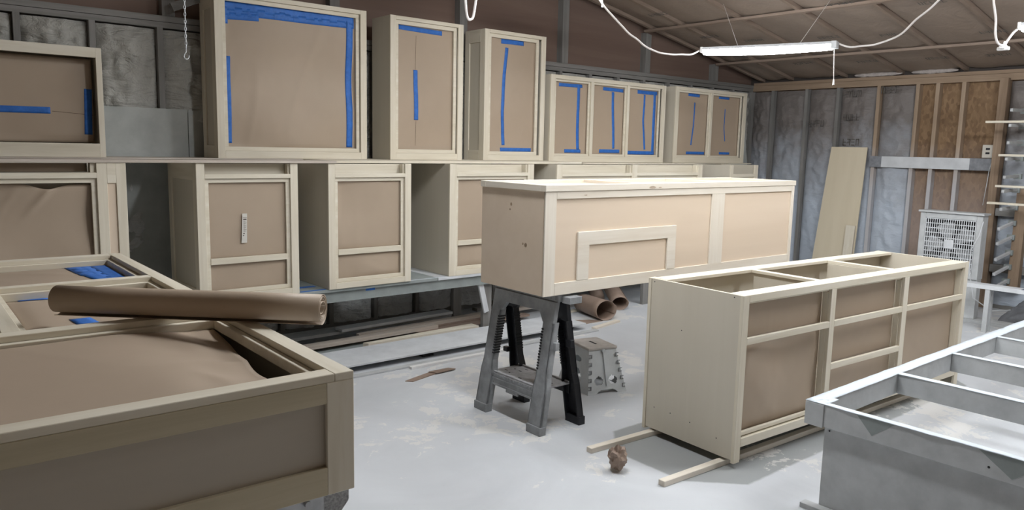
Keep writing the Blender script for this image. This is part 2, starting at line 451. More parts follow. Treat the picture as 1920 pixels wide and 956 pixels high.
# smudged printing on the batt facings
def smudge(parent, o, ux, uy, W, H, n, seed):
    rnd = random.Random(seed); m = MB(); o = Vector(o); ux = Vector(ux); uy = Vector(uy)
    x = 0; cw = H * 0.5; th = H * 0.13
    segs = ((0, 0, th, H), (cw - th, 0, cw, H), (0, H - th, cw, H), (0, 0, cw, th), (0, H * 0.45, cw, H * 0.45 + th))
    while x < W:
        for sg in rnd.sample(segs, 3):
            p = [o + ux * (x + a) + uy * c for a, c in ((sg[0], sg[1]), (sg[2], sg[1]), (sg[2], sg[3]), (sg[0], sg[3]))]
            m.prism(p, ux.cross(uy) * 0.001)
        x += cw * 1.35
    return m.build('faded_print', plainink, parent)
plainink = plain('faded_ink', (0.13, 0.12, 0.11), 0.8)
rr_ = random.Random(11)
for i in range(len(rys) - 5):
    yc_ = (rys[i] + rys[i + 1]) / 2 - 0.1
    x = 5.0 + (i % 2) * 0.4
    while x < 9.1:
        z_ = zc(x) + 0.006
        smudge(ce, (x, yc_ + rr_.uniform(-0.1, 0.1), z_ - 0.012), (0.0, -1, 0), (0.983, 0, -0.182), 0.2, 0.07, 6, i * 7 + int(x * 3))
        x += rr_.uniform(0.65, 0.95)
for (y, z, s_) in ((4.72, 2.02, 1), (4.70, 1.72, 2), (5.17, 1.95, 3), (4.28, 2.33, 4), (4.72, 2.3, 5)):
    smudge(wr, (XR - 0.004, y + 0.09, z), (0, -1, 0), (0, 0, 1), 0.18, 0.08, 6, s_)

# ------------------------------------------------------------------ cabinets
def paper_fn(u0, u1, v0, v1, yb, amp, seed, sag=0.0):
    folds = random.Random(seed)
    ang = folds.uniform(-0.9, 0.9); fx, fz = folds.uniform(1.6, 3.2), folds.uniform(1.4, 2.8)
    def f(u, v):
        e = min(sm(u, u0, u0 + 0.06), sm(u1 - u, 0, 0.06)) * min(sm(v, v0, v0 + 0.05), sm(v1 - v, 0, 0.05))
        n = noise.noise(Vector((u * fx + seed * 5.3, v * fz, seed)))
        s_ = u * math.cos(ang) + v * math.sin(ang)
        rg = (1 - min(1, abs(noise.noise(Vector((s_ * 3 + seed, (v - u) * 0.8, seed * 2.2)))) * 5)) ** 2
        fi = noise.noise(Vector((u * 14, v * 12, seed)))
        return yb + e * amp * (n * 1.3 - 0.20 * rg + 0.06 * fi) + sag * e
    return f
def paper_panel(parent, u0, u1, v0, v1, yb, amp, seed, tapes=(), mat=None, sag=0.0, seams=()):
    f = paper_fn(u0, u1, v0, v1, yb, amp, seed, sag)
    nu = max(12, int((u1 - u0) * 55)); nv = max(12, int((v1 - v0) * 55))
    pp = MB().grid(nu, nv, lambda a, b: (u0 + (u1 - u0) * a, f(u0 + (u1 - u0) * a, v0 + (v1 - v0) * b), v0 + (v1 - v0) * b), 0.0012, (0, 1, 0)).build('masking_paper', mat or KRAFT, parent, True)
    for tp in tapes:
        # quad given by centreline points and width: ((u,v),(u,v),...,width)
        pts = [Vector((p[0], p[1])) for p in tp[:-1]]; wd = tp[-1]
        m = MB()
        def ft(a, b, pts=pts, wd=wd):
            s_ = a * (len(pts) - 1); i = min(int(s_), len(pts) - 2); t_ = s_ - i
            p = pts[i].lerp(pts[i + 1], t_); d = (pts[min(i + 1, len(pts) - 1)] - pts[i]).normalized()
            q = p + Vector((-d.y, d.x)) * wd * (b - 0.5)
            return (q.x, f(q.x, q.y) - 0.0022 - 0.0006 * math.sin(a * 40), q.y)
        L = sum((pts[i + 1] - pts[i]).length for i in range(len(pts) - 1))
        m.grid(max(6, int(L * 60)), 3, ft, 0.0008, (0, 1, 0)).build('masking_tape', TAPE, pp, True)
    for (a, b, c, d) in seams:
        m = MB(); wd = 0.003
        dv = Vector((c - a, d - b)).normalized(); nrm = Vector((-dv.y, dv.x)) * wd / 2
        m.grid(20, 1, lambda s_, t_: ((a + (c - a) * s_) + nrm.x * (t_ * 2 - 1), f(a + (c - a) * s_, b + (d - b) * s_) - 0.0012, (b + (d - b) * s_) + nrm.y * (t_ * 2 - 1))).build('paper_seam', DARKBR, pp)
    return pp
DARKBR = plain('seam_shadow_brown', (0.12, 0.085, 0.06), 0.8)
def bead(parent, u0, u1, v0, v1, b, y0, mats, th=0.016):
    m = MB()
    m.box(u0, y0, v0, u1, y0 + th, v0 + b); m.box(u0, y0, v1 - b, u1, y0 + th, v1)
    m.box(u0, y0, v0 + b, u0 + b, y0 + th, v1 - b); m.box(u1 - b, y0, v0 + b, u1, y0 + th, v1 - b)
    return m.build('inner_molding', mats['x'], parent, False, 0.0015)
def carcass(t, w_, d, h, ft, left='plain', inset=0.004, bottom=0.0, back=True, top=True, mat=None, skinv=None):
    mat = mat or SIDEPLY; th = 0.016
    y0 = ft
    if left == 'plain':
        bx('side_panel', mat, t, inset, y0, bottom, inset + th, d, h)
    elif left == 'shaker':
        bx('side_panel', mat, t, 0.012, y0, bottom, 0.024, d, h, 0)
        s = 0.055
        for nm, a in (('stile', (y0 + 0.0005, 0, y0 + s, h)), ('stile', (d - s * 1.2, 0, d, h)), ('rail', (y0 + s, h - 0.115, d - s * 1.2, h)), ('rail', (y0 + s, 0, d - s * 1.2, 0.09))):
            bx('side_' + nm, POP['z'] if nm == 'stile' else POP['y'], t, 0.0, a[0], a[1], 0.012, a[2], a[3])
    bx('side_panel', mat, t, w_ - inset - th, y0, bottom, w_ - inset, d, h)
    if back: bx('back_panel', mat, t, 0.024, d - 0.008, bottom + 0.001, w_ - 0.022, d - 0.001, h - 0.001)
    bx('bottom_panel', mat, t, 0.0245, y0 + 0.001, bottom + 0.02, w_ - 0.0215, d - 0.009, bottom + 0.036)
    if top: bx('top_panel', mat, t, 0.0245, y0 + 0.001, h - 0.018, w_ - 0.0215, d - 0.009, h - 0.001)
FT = 0.019
def face_frame(t, stiles, rails, mats=None):
    mats = mats or POP
    for (a, b, c, d) in stiles: bx('stile', mats['z'], t, a, 0, b, c, FT, d)
    for (a, b, c, d) in rails: bx('rail', mats['x'], t, a, 0, b, c, FT, d)

# ---- upper cabinets standing on the shelf boards
def upper(label, x, y, rz, w_, h, cols, seed, tapes, seams=None, left='plain', st=0.055, bd=0.033, d=0.305, mid=0.045, amp=0.012, bot=0.055, topr=0.05, group='upper cabinets on the shelf boards', k=1.0, z=1.485, pd=0.024):
    x, y = x * k, y * k; w_, h, st, bd, bot, topr = [q * k for q in (w_, h, st, bd, bot, topr)]
    cols = [(a * k, b * k) for a, b in cols]; tapes = [[tuple((p[0] * k, p[1] * k) if isinstance(p, tuple) else p * k for p in tp) for tp in tt] for tt in tapes]
    t = thing('upper_cabinet', label, 'cabinet', (x, y, z), rz, group)
    carcass(t, w_, d, h, FT, left)
    stl = [(0, 0, st, h), (w_ - st, 0, w_, h)]
    for i in range(len(cols) - 1): stl.append((cols[i][1], bot, cols[i + 1][0], h - topr))
    face_frame(t, stl, [(st, 0, w_ - st, bot), (st, h - topr, w_ - st, h)])
    for i, (a, b) in enumerate(cols):
        if bd: bead(t, a, b, bot, h - topr, bd, FT - 0.001, POP) if len(cols) == 1 else bead(t, a, b, bot, h - topr, 0.022, FT - 0.001, POP)
        paper_panel(t, a + 0.004, b - 0.004, bot + 0.004, h - topr - 0.004, FT + pd, amp, seed + i, tapes[i], None, 0.0, (seams or {}).get(i, ()))
    return t
upper('long upper cabinet with dark papered front at far left', -0.356, 5.715, 0, 1.611, 0.706, [(0.035, 1.575)], 3,
      [[((0.7, 0.292), (1.32, 0.296), 0.042), ((1.545, 0.445), (1.535, 0.147), 0.048)]], {0: [(1.33, 0.292, 1.57, 0.275)]}, bd=0, bot=0.089, topr=0.064, st=0.035, amp=0.02, pd=0.10)
upper('largest square upper cabinet, brown paper edged with wide blue tape', 1.993, 5.714, 0, 1.218, 1.184, [(0.055, 1.160)], 7,
      [[((0.088, 1.093), (1.12, 1.098), 0.064), ((0.088, 1.055), (0.62, 1.065), 0.06), ((0.088, 1.02), (0.34, 1.03), 0.05), ((0.45, 1.058), (1.12, 1.062), 0.052),
        ((1.082, 1.09), (1.078, 0.095), 0.055), ((0.103, 0.735), (0.103, 0.11), 0.034), ((0.099, 1.06), (0.099, 0.965), 0.03)]], left='shaker', amp=0.026, st=0.055, bd=0.03, bot=0.055, topr=0.033)
upper('narrow tall upper cabinet with short blue strip mid-paper', 3.401, 5.662, 0, 0.742, 1.176, [(0.055, 0.682)], 12,
      [[((0.10, 1.092), (0.54, 1.085), 0.038), ((0.275, 0.757), (0.278, 0.337), 0.042)]], {0: [(0.275, 1.04, 0.275, 0.76), (0.277, 0.33, 0.275, 0.12)]}, bot=0.055, topr=0.03, bd=0.033)
upper('narrow tall upper cabinet with long bowed blue tape line', 4.439, 5.735, 0, 0.751, 1.189, [(0.055, 0.675)], 21,
      [[((0.216, 1.1), (0.496, 1.104), 0.042), ((0.285, 1.047), (0.262, 0.75), (0.25, 0.45), (0.272, 0.143), 0.036), ((0.235, 0.10), (0.62, 0.10), 0.036)]], left='shaker', bot=0.05, topr=0.032, bd=0.033)
upper('wide upper cabinet with three papered openings', 4.731, 5.15, 0, 1.585, 0.771, [(0.058, 0.51), (0.545, 1.01), (1.04, 1.515)], 31,
      [[((0.129, 0.69), (0.42, 0.692), 0.03), ((0.375, 0.70), (0.38, 0.4), (0.395, 0.114), 0.035), ((0.225, 0.10), (0.43, 0.10), 0.032)],
       [((0.70, 0.69), (0.985, 0.685), 0.032), ((0.835, 0.665), (0.85, 0.4), (0.862, 0.13), 0.033), ((0.672, 0.105), (0.953, 0.105), 0.034)],
       [((1.19, 0.69), (1.49, 0.69), 0.035), ((1.30, 0.668), (1.30, 0.4), (1.335, 0.128), 0.026), ((1.45, 0.69), (1.455, 0.10), 0.038), ((1.06, 0.095), (1.48, 0.095), 0.035)]], bot=0.055, topr=0.035, k=1.105, z=1.4735)
upper('smaller upper cabinet with two papered openings at far right', 6.602, 5.249, 0, 1.29, 0.795, [(0.058, 0.612), (0.648, 1.215)], 41,
      [[((0.258, 0.725), (0.46, 0.72), 0.03), ((0.375, 0.646), (0.365, 0.4), (0.339, 0.19), 0.02), ((0.262, 0.105), (0.585, 0.105), 0.03)],
       [((0.803, 0.722), (1.003, 0.722), 0.026), ((0.935, 0.602), (0.94, 0.4), (0.967, 0.244), 0.014), ((0.864, 0.108), (1.056, 0.108), 0.026)]], bot=0.06, topr=0.035, k=1.085, z=1.4735)

# ---- lower cabinets on the rack
ZL, HL = 0.54, 0.925
def lower(label, x, y, w_, seed, rz=0.0, left='plain', openw=None, lowrail=(0.25, 0.292), amp=0.012, st=0.055, papermat=None, mats=None, tall=0.035):
    t = thing('base_cabinet', label, 'cabinet', (x, y, ZL), rz, 'base cabinets lined up on the rack')
    carcass(t, w_, 0.60, HL, FT, left, 0.004, 0.0, True, False)
    face_frame(t, [(0, 0, st, HL), (w_ - st, 0, w_, HL)], [(st, 0, w_ - st, 0.045), (st, 0.823, w_ - st, 0.852)], mats)
    bead(t, st, w_ - st, 0.045, 0.823, 0.028, FT - 0.001, mats or POP)
    bx('rail', (mats or POP)['x'], t, st + 0.028, FT - 0.006, lowrail[0], w_ - st - 0.028, FT + 0.014, lowrail[1])
    bx('stretcher', (mats or POP)['x'], t, 0.03, 0.075, 0.80, w_ - 0.03, 0.092, HL - 0.004)
    bx('corner_cleat', (mats or POP)['z'], t, w_ - st - 0.012, FT, 0.82, w_ - st + 0.008, 0.07, HL - 0.003)
    paper_panel(t, st + 0.01, w_ - st - 0.01, lowrail[1] - 0.012, 0.81, FT + 0.02, amp, seed)
    paper_panel(t, st + 0.01, w_ - st - 0.01, 0.055, lowrail[0] + 0.01, FT + 0.024, 0.026 if seed == 61 else amp, seed + 1)
    return t
l1 = lower('base cabinet with white printed label on its paper', 1.651, 5.155, 0.696, 51, left='shaker', amp=0.009)
# shipping style label on the paper
lb = MB().hexa([(0.267 + 0.028, 0.0255, 0.385), (0.333, 0.0255, 0.385), (0.333, 0.0265, 0.385), (0.295, 0.0265, 0.385), (0.305, 0.0255, 0.585), (0.338, 0.0255, 0.585), (0.338, 0.0265, 0.585), (0.305, 0.0265, 0.585)]).build('paper_label', LABELW, l1)
lb['label'] = 'white printed sticker'
ik = MB()
for (a, z0, b, z1) in ((0.309, 0.556, 0.335, 0.559), (0.310, 0.541, 0.333, 0.550), (0.308, 0.446, 0.318, 0.452), (0.306, 0.432, 0.314, 0.438)):
    ik.box(a, 0.0248, z0, b, 0.0254, z1)
for i in range(16):
    ik.box(0.311, 0.025, 0.534 - i * 0.005, 0.311 + 0.008 + 0.013 * ((i * 7) % 5) / 4, 0.0254, 0.5355 - i * 0.005)
ik.build('label_print', INK, lb)
lower('base cabinet with crinkled lower paper and blank upper paper', 2.578, 5.151, 0.704, 61, amp=0.014)
lower('base cabinet half hidden behind the island cabinet end', 3.660, 5.165, 0.91, 71, st=0.07)
t = thing('base_cabinet', 'wide base cabinet with two drawer openings peeking over the island cabinet', 'cabinet', (4.805, 5.12, ZL), 0, 'base cabinets lined up on the rack')
carcass(t, 2.144, 0.60, HL, FT, 'plain', 0.004, 0, True, False)
face_frame(t, [(0, 0, 0.07, HL), (1.015, 0, 1.09, HL), (2.07, 0, 2.144, HL)], [(0.07, 0, 1.015, 0.045), (1.09, 0, 2.07, 0.045), (0.07, 0.815, 1.015, 0.845), (1.09, 0.815, 2.07, 0.845)])
for a, b in ((0.07, 1.015), (1.09, 2.07)):
    bx('stretcher', POP['x'], t, a + 0.005, 0.075, 0.80, b - 0.005, 0.092, HL - 0.004)
    bx('corner_cleat', POP['z'], t, b - 0.012, FT, 0.84, b + 0.008, 0.07, HL - 0.003)
    bead(t, a, b, 0.045, 0.815, 0.028, FT - 0.001, POP)
    paper_panel(t, a + 0.01, b - 0.01, 0.055, 0.805, FT + 0.02, 0.01, 81)
t = thing('base_cabinet', 'small base cabinet at the right end of the row', 'cabinet', (7.455, 5.11, ZL), 0, 'base cabinets lined up on the rack')
carcass(t, 0.538, 0.60, HL, FT, 'plain', 0.004, 0, True, False)
face_frame(t, [(0, 0, 0.05, HL), (0.47, 0, 0.538, HL)], [(0.05, 0, 0.47, 0.045), (0.05, 0.79, 0.47, 0.825)])
bx('stretcher', POP['x'], t, 0.03, 0.4, 0.80, 0.505, 0.416, HL - 0.004)
bead(t, 0.05, 0.47, 0.045, 0.79, 0.028, FT - 0.001, POP)
paper_panel(t, 0.06, 0.46, 0.055, 0.78, FT + 0.02, 0.01, 91)
# left-most base cabinet with slumped paper
t = thing('base_cabinet', 'leftmost base cabinet with slumped paper and inset side filler', 'cabinet', (-0.265, 5.15, ZL), 0, 'base cabinets lined up on the rack')
carcass(t, 1.5, 0.60, HL, FT, 'plain', 0.004, 0, True, False)
face_frame(t, [(0, 0, 0.055, HL), (1.338, 0, 1.394, HL), (1.444, 0, 1.5, HL)], [(0.055, 0, 1.338, 0.045), (0.055, 0.833, 1.338, 0.866), (1.394, 0.802, 1.444, HL), (1.394, 0, 1.444, 0.09)])
bx('filler_panel', PLY, t, 1.394, 0.011, 0.09, 1.444, 0.018, 0.802)
bead(t, 0.055, 1.338, 0.045, 0.833, 0.028, FT - 0.001, POP)
bx('corner_cleat', POP['z'], t, 1.308, FT, 0.84, 1.338, 0.07, HL - 0.003)
paper_panel(t, 0.065, 1.308, 0.868, HL - 0.006, 0.10, 0.006, 94)
fpp = paper_fn(0.065, 1.33, 0.055, 0.81, FT + 0.03, 0.022, 97)
def fslump(a, b):
    u = 0.065 + 1.263 * a; topv = 0.795 - 0.035 * math.exp(-((u - 1.08) / 0.09) ** 2) - 0.012 * math.sin(u * 5)
    v = 0.055 + (topv - 0.055) * b
    y = fpp(u, v) + 0.05 * math.exp(-((v - 0.60) / 0.16) ** 2) * 0.5 - 0.016 * math.exp(-((u - 1.09 - (v - 0.76) * 0.8) / 0.02) ** 2) * sm(v, 0.55, 0.75)
    return (u, max(FT + 0.018, y), v)
MB().grid(80, 44, fslump, 0.0012, (0, 1, 0)).build('masking_paper', KRAFT, t, True)
bx('inner_shade_board', SIDEPLY, t, 0.03, 0.35, 0.05, 1.47, 0.362, HL - 0.01)

# shelf boards lying over the base cabinets
SB = ('shelf_board', )
tag(bx('shelf_board', PINE['x'], None, -1.2, 5.14, 1.4655, 2.64, 5.36, 1.4845), 'long narrow board along the front of the leftmost base cabinets', 'board', 'boards laid over the base cabinets')
tag(bx('shelf_board', PINE['x'], None, -1.2, 5.69, 1.4655, 2.64, 6.04, 1.4845), 'long thin board under the two leftmost upper cabinets', 'board', 'boards laid over the base cabinets')
tag(bx('shelf_board', POP['x'], None, 2.645, 5.235, 1.4655, 5.23, 6.03, 1.4845), 'thin board under the two narrow tall upper cabinets', 'board', 'boards laid over the base cabinets')
tag(bx('shelf_board', POP['x'], None, 5.235, 5.22, 1.4655, 7.08, 6.04, 1.473), 'thin board under the three-opening upper cabinet', 'board', 'boards laid over the base cabinets')
tag(bx('shelf_board', POP['x'], None, 7.085, 5.60, 1.4655, 8.60, 6.0, 1.473), 'thin board under the small two-opening upper cabinet', 'board', 'boards laid over the base cabinets')
lp = MB().prism([(8.30, 6.005, 1.40), (9.18, 6.005, 1.20), (8.935, 6.005, 2.30), (8.30, 6.005, 2.32)], (0, 0.018, 0)).build('offcut_panel', BOARDG)
tag(lp, 'grey slant-edged plywood offcut behind the smallest upper cabinet', 'panel')

# painted storage rack carrying the base cabinets
t = thing('storage_rack', 'long grey painted wooden rack carrying the base cabinets', 'rack', (0, 0, 0))
bx('front_beam', GREYG, t, -0.6, 5.19, 0.432, 8.3, 5.23, 0.515)
bx('rear_beam', GREYG, t, -0.6, 5.72, 0.432, 8.3, 5.76, 0.515)
for i, (x0, x1) in enumerate(((-0.6, 2.3), (2.305, 3.55), (3.555, 5.6), (5.605, 8.3))):
    bx('deck_board', (GREYP, GREYG, GREYL, GREYP)[i], t, x0, 5.165, 0.5165, x1, 5.79, 0.539)
for x in (0.15, 4.08, 6.2, 8.2):
    bx('post', LUMG['z'], t, x, 5.235, 0, x + 0.09, 5.275, 0.431)
    bx('post', LUMG['z'], t, x, 5.68, 0, x + 0.09, 5.72, 0.431)
MB().bar((4.03, 5.22, 0.44), (4.10, 5.22, 0.18), 0.02, 0.05, (1, 0, 0)).build('brace', GREYL, t)
for (x0, x1, y0, y1) in ((2.37, 2.57, 5.18, 5.21), (2.36, 2.56, 5.33, 5.38), (3.30, 3.64, 5.172, 5.19)):
    bx('masking_tape', TAPE if x0 < 3 else WHITEP, t, x0, y0, 0.5392, x1, y1, 0.5398, 0)
bx('masking_tape', TAPE, t, 2.9, 5.1885, 0.495, 2.98, 5.1898, 0.512, 0)

# ------------------------------------------------------------------ island cabinet on a sawhorse
t = thing('island_cabinet', 'long pale cabinet with panelled face and arch frame resting on sawhorses', 'cabinet', (2.812, 3.078, 0.80), -0.012)
Wd, Dp, Hh = 2.449, 0.576, 0.612
bx('end_panel', PLY, t, 0.006, 0.02, 0.0, 0.022, Dp, Hh - 0.034)
bx('end_panel', PLY, t, Wd - 0.022, 0.02, 0.0, Wd - 0.006, Dp, Hh - 0.034)
bx('face_panel', PLY, t, 0.02, 0.010, 0.01, Wd - 0.02, 0.019, Hh - 0.045)
bx('back_panel', PLY, t, 0.023, Dp - 0.012, 0.0, Wd - 0.023, Dp, Hh - 0.034)
bx('bottom_panel', PLY, t, 0.023, 0.02, 0.0, Wd - 0.023, Dp - 0.013, 0.016)
for a in ((0, 0, 0.082, Hh - 0.036), (1.463, 0.07, 1.604, 0.535), (2.415, 0, Wd, Hh - 0.036)): bx('stile', LPOP['z'], t, a[0], 0, a[1], a[2], 0.010, a[3])
bx('rail', LPOP['x'], t, 0.082, 0, 0, 2.415, 0.010, 0.070)
bx('rail', LPOP['x'], t, 0.082, 0, 0.535, 2.415, 0.010, Hh - 0.036)
ar = MB()
ar.box(0.252, -0.0015, 0.0705, 0.343, 0.0095, 0.268); ar.box(1.030, -0.0015, 0.0705, 1.112, 0.0095, 0.268); ar.box(0.252, -0.0015, 0.268, 1.112, 0.0095, 0.346)
ar.build('arch_frame', LPOP['x'], t, False, 0.0015)
# top rim: frame around a recessed panel
bx('top_rail', LPOP['x'], t, -0.004, -0.005, Hh - 0.035, Wd + 0.006, 0.045, Hh)
bx('top_rail', LPOP['x'], t, -0.004, Dp - 0.045, Hh - 0.035, Wd + 0.006, Dp + 0.002, Hh)
for x in (-0.004, 0.80, 1.62, Wd - 0.035): bx('top_stile', LPOP['y'], t, x, 0.0455, Hh - 0.035, x + 0.041, Dp - 0.0455, Hh)
bx('top_panel', PLY, t, 0.038, 0.046, Hh - 0.034, Wd - 0.036, Dp - 0.046, Hh - 0.020)
kn = MB()
for (y, z, r) in ((0.30, 0.49, 0.010), (0.31, 0.46, 0.006), (0.165, 0.27, 0.013), (0.19, 0.275, 0.007)):
    kn.prism([(0.0055, y + r * math.cos(a) * 0.9, z + r * math.sin(a)) for a in [k * math.pi / 5 for k in range(10)]], (0.001, 0, 0))
kn.build('wood_knot', plain('knot_brown', (0.30, 0.22, 0.15), 0.7, 60, 0.5), t)
kn = MB()
for (x, z, r) in ((0.86, 0.588, 0.014), (0.93, 0.587, 0.007), (0.30, 0.553, 0.006)):
    kn.prism([(x + r * 2.2 * math.cos(a), -0.0056 if z > 0.577 else -0.0006, z + r * 0.55 * math.sin(a)) for a in [k * math.pi / 6 for k in range(12)]], (0, 0.001, 0))
kn.build('wood_knot', plain('knot_tan', (0.42, 0.34, 0.26), 0.7, 60, 0.4), t)

# sawhorse builder: beam runs along local y
def sawhorse(label, loc, rz=0.0):
    t = thing('sawhorse', label, 'sawhorse', loc, rz, 'folding plastic sawhorses')
    L, Ht = 0.60, 0.798
    m = MB()
    m.box(-0.045, -L / 2 + 0.01, Ht - 0.045, 0.045, L / 2 - 0.01, Ht)
    for i in range(14):
        for s in (-1, 1):
            m.box(s * 0.0445, -L / 2 + 0.03 + i * 0.04, Ht - 0.035, s * 0.0505, -L / 2 + 0.045 + i * 0.04, Ht - 0.006)
    m.build('top_beam', PLASTIC, t, False, 0.002)
    bx('support_block', PLASTIC, t, -0.02, -L / 2 - 0.055, Ht - 0.05, 0.075, -L / 2 + 0.008, Ht - 0.012)
    for s, mt in ((-1, PLASTIC), (1, BLACKP)):
        def X(z, s=s): return s * (0.045 + (Ht - z) * 0.165)
        # header plate joining the two legs
        hm = MB()
        z1, z0 = Ht - 0.047, Ht - 0.17
        prof = [(-L / 2 + 0.02, z1), (L / 2 - 0.02, z1), (L / 2 - 0.02, z0), (L / 2 - 0.11, z0), (L / 2 - 0.15, z0 + 0.055), (-L / 2 + 0.15, z0 + 0.055), (-L / 2 + 0.11, z0), (-L / 2 + 0.02, z0)]
        hm.prism([(X(z), y, z) for y, z in prof], (-s * 0.03, 0, 0))
        hm.build('header', mt, t, False, 0.002)
        for e in (-1, 1):
            lg = MB()
            def yy(z, o):  # outer edge flares to the foot, o = 0 outer, 1 inner
                out = L / 2 - 0.02 + 0.02 * (Ht - z)
                wd = 0.088 if z > 0.30 else 0.088 + 0.028 * min(1, (0.30 - z) / 0.05)
                return e * (out - wd * o) if z > 0.30 else e * (out + (0.012 * min(1, (0.30 - z) / 0.05)) - wd * o)
            zs = [Ht - 0.165, 0.32, 0.26, 0.0]
            pf = [(yy(z, 0), z) for z in zs] + [(yy(z, 1), z) for z in reversed(zs)]
            lg.prism([(X(z), y, z) for y, z in pf], (-s * 0.012, 0, 0))
            # channel flanges
            for o in (0, 1):
                pf2 = [(yy(z, o), z) for z in zs]
                for (ya, za), (yb, zb) in zip(pf2, pf2[1:]):
                    d_ = -e * 0.010 if o == 0 else e * 0.010
                    lg.hexa([(X(zb), yb, zb), (X(zb) - s * 0.045, yb, zb), (X(zb) - s * 0.045, yb + d_, zb), (X(zb), yb + d_, zb),
                             (X(za), ya, za), (X(za) - s * 0.045, ya, za), (X(za) - s * 0.045, ya + d_, za), (X(za), ya + d_, za)])
            L_ = lg.build('leg', mt, t, False, 0.001)
            if s == 1: L_['label'] = 'black leg'
            th = MB()
            for k in range(15):
                z = 0.36 + k * 0.016
                ya = yy(z, 1)
                th.box(X(z) + s * 0.0006, ya - e * 0.003, z, X(z) - s * 0.047, ya + e * 0.014, z + 0.009)
            th.build('notch_shade', BLACKP, L_)  # black bars put the shade of the notch gaps into the colour
            bx('foot_cap', mt, L_, X(0.0) - s * 0.047, yy(0, 0) + e * 0.002, 0, X(0.0) + s * 0.002, yy(0, 1) - e * 0.002, 0.05, 0.002)
            bx('height_clip', mt, L_, X(0.5) - s * 0.052, yy(0.5, 0) - e * 0.02, 0.48 if e < 0 else 0.33, X(0.5) - s * 0.02, yy(0.5, 0) + e * 0.022, 0.525 if e < 0 else 0.36, 0.003)
    # folding tray
    z = 0.235
    m = MB(); m.box(-0.118, -0.232, z, 0.118, 0.232, z + 0.012)
    m.box(-0.118, -0.232, z + 0.012, -0.106, 0.232, z + 0.022); m.box(0.106, -0.232, z + 0.012, 0.118, 0.232, z + 0.022)
    m.build('tray', TRAYP, t, False, 0.002)
    m = MB(); m.box(-0.127, -0.225, z - 0.062, -0.119, 0.225, z + 0.012)
    for i in range(17): m.box(-0.131, -0.215 + i * 0.025, z - 0.004, -0.1265, -0.203 + i * 0.025, z + 0.008)
    m.box(-0.131, -0.225, z - 0.062, -0.1265, 0.225, z - 0.05); m.box(-0.131, -0.225, z - 0.022, -0.1265, 0.225, z - 0.014)
    m.box(-0.13, -0.05, z - 0.08, -0.119, 0.06, z - 0.062)
    m.build('tray_skirt', PLASTIC, t, False, 0.001)
    bx('tray_skirt', BLACKP, t, 0.119, -0.225, z - 0.06, 0.127, 0.225, z + 0.012)
    m = MB(); rn = random.Random(5)
    for i in range(9):
        a, b = rn.uniform(-0.08, 0.08), rn.uniform(-0.2, 0.2); m.box(a, b, z + 0.012, a + 0.008, b + rn.uniform(0.01, 0.03), z + 0.0126)
    m.build('tray_slots', DARK, t)
    return t
sawhorse('grey and black plastic sawhorse under the near end of the island cabinet', (2.997, 3.387, 0), -0.012)
sawhorse('plastic sawhorse hidden under the far end of the island cabinet', (4.95, 3.36, 0), -0.012)

# ------------------------------------------------------------------ floor cabinet with nine openings
t = thing('vanity_cabinet', 'open-topped three bay cabinet standing on two sticks on the floor', 'cabinet', (3.311, 2.15, 0.030), -0.058)
W2, D2, H2 = 2.462, 0.642, 0.875
bx('side_panel', SIDEPLY, t, 0.006, FT, 0.012, 0.022, D2 - 0.021, H2 - 0.002)
bx('side_panel', SIDEPLY, t, W2 - 0.022, FT, 0.012, W2 - 0.006, D2 - 0.021, H2 - 0.002)
bx('bottom_panel', SIDEPLY, t, 0.023, FT, 0.10, W2 - 0.023, D2 - 0.022, 0.116)
bx('back_panel', SIDEPLY, t, 0.023, D2 - 0.034, 0.01, W2 - 0.023, D2 - 0.022, H2 - 0.04)
bx('back_stile', POP['z'], t, 0.0, D2 - 0.020, 0.0, 0.05, D2, H2 - 0.001)
bx('back_stile', POP['z'], t, W2 - 0.05, D2 - 0.020, 0.0, W2, D2, H2 - 0.001)
bx('top_rail', POP['x'], t, 0.023, D2 - 0.115, H2 - 0.019, W2 - 0.023, D2 - 0.0205, H2 - 0.0005)
bx('top_rail', POP['x'], t, 0.023, FT + 0.0005, H2 - 0.019, W2 - 0.023, 0.095, H2 - 0.0005)
for x in (0.80, 1.60): bx('divider', SIDEPLY, t, x - 0.008, FT + 0.09, 0.117, x + 0.008, D2 - 0.12, H2 - 0.02)
for x in (0.775, 1.595): bx('top_stretcher', POP['y'], t, x, 0.0955, H2 - 0.019, x + 0.045, D2 - 0.1155, H2 - 0.0005)
S2 = [(0, 0, 0.050, H2), (0.79, 0.08, 0.838, H2 - 0.038), (1.60, 0.08, 1.655, H2 - 0.038), (W2 - 0.05, 0, W2, H2)]
face_frame(t, S2, [(0.050, 0.08, 0.79, 0.125), (0.838, 0.08, 1.60, 0.125), (1.655, 0.08, W2 - 0.05, 0.125), (0.050, H2 - 0.038, W2 - 0.05, H2),
    (0.050, 0.617, 0.79, 0.652), (0.838, 0.617, 1.60, 0.652), (1.655, 0.617, W2 - 0.05, 0.652), (0.838, 0.367, 1.60, 0.402)])
for (a, b) in ((0.050, 0.79), (0.838, 1.60), (1.655, W2 - 0.05)):
    bx('inner_rail', POP['x'], t, a + 0.001, FT, 0.13, b - 0.001, FT + 0.018, 0.150)
    bx('inner_stile', POP['z'], t, b - 0.002, FT, 0.13, b + 0.02, 0.055, H2 - 0.06)
    bx('inner_rail', POP['x'], t, a + 0.001, FT, H2 - 0.05, b - 0.001, FT + 0.018, H2 - 0.038)
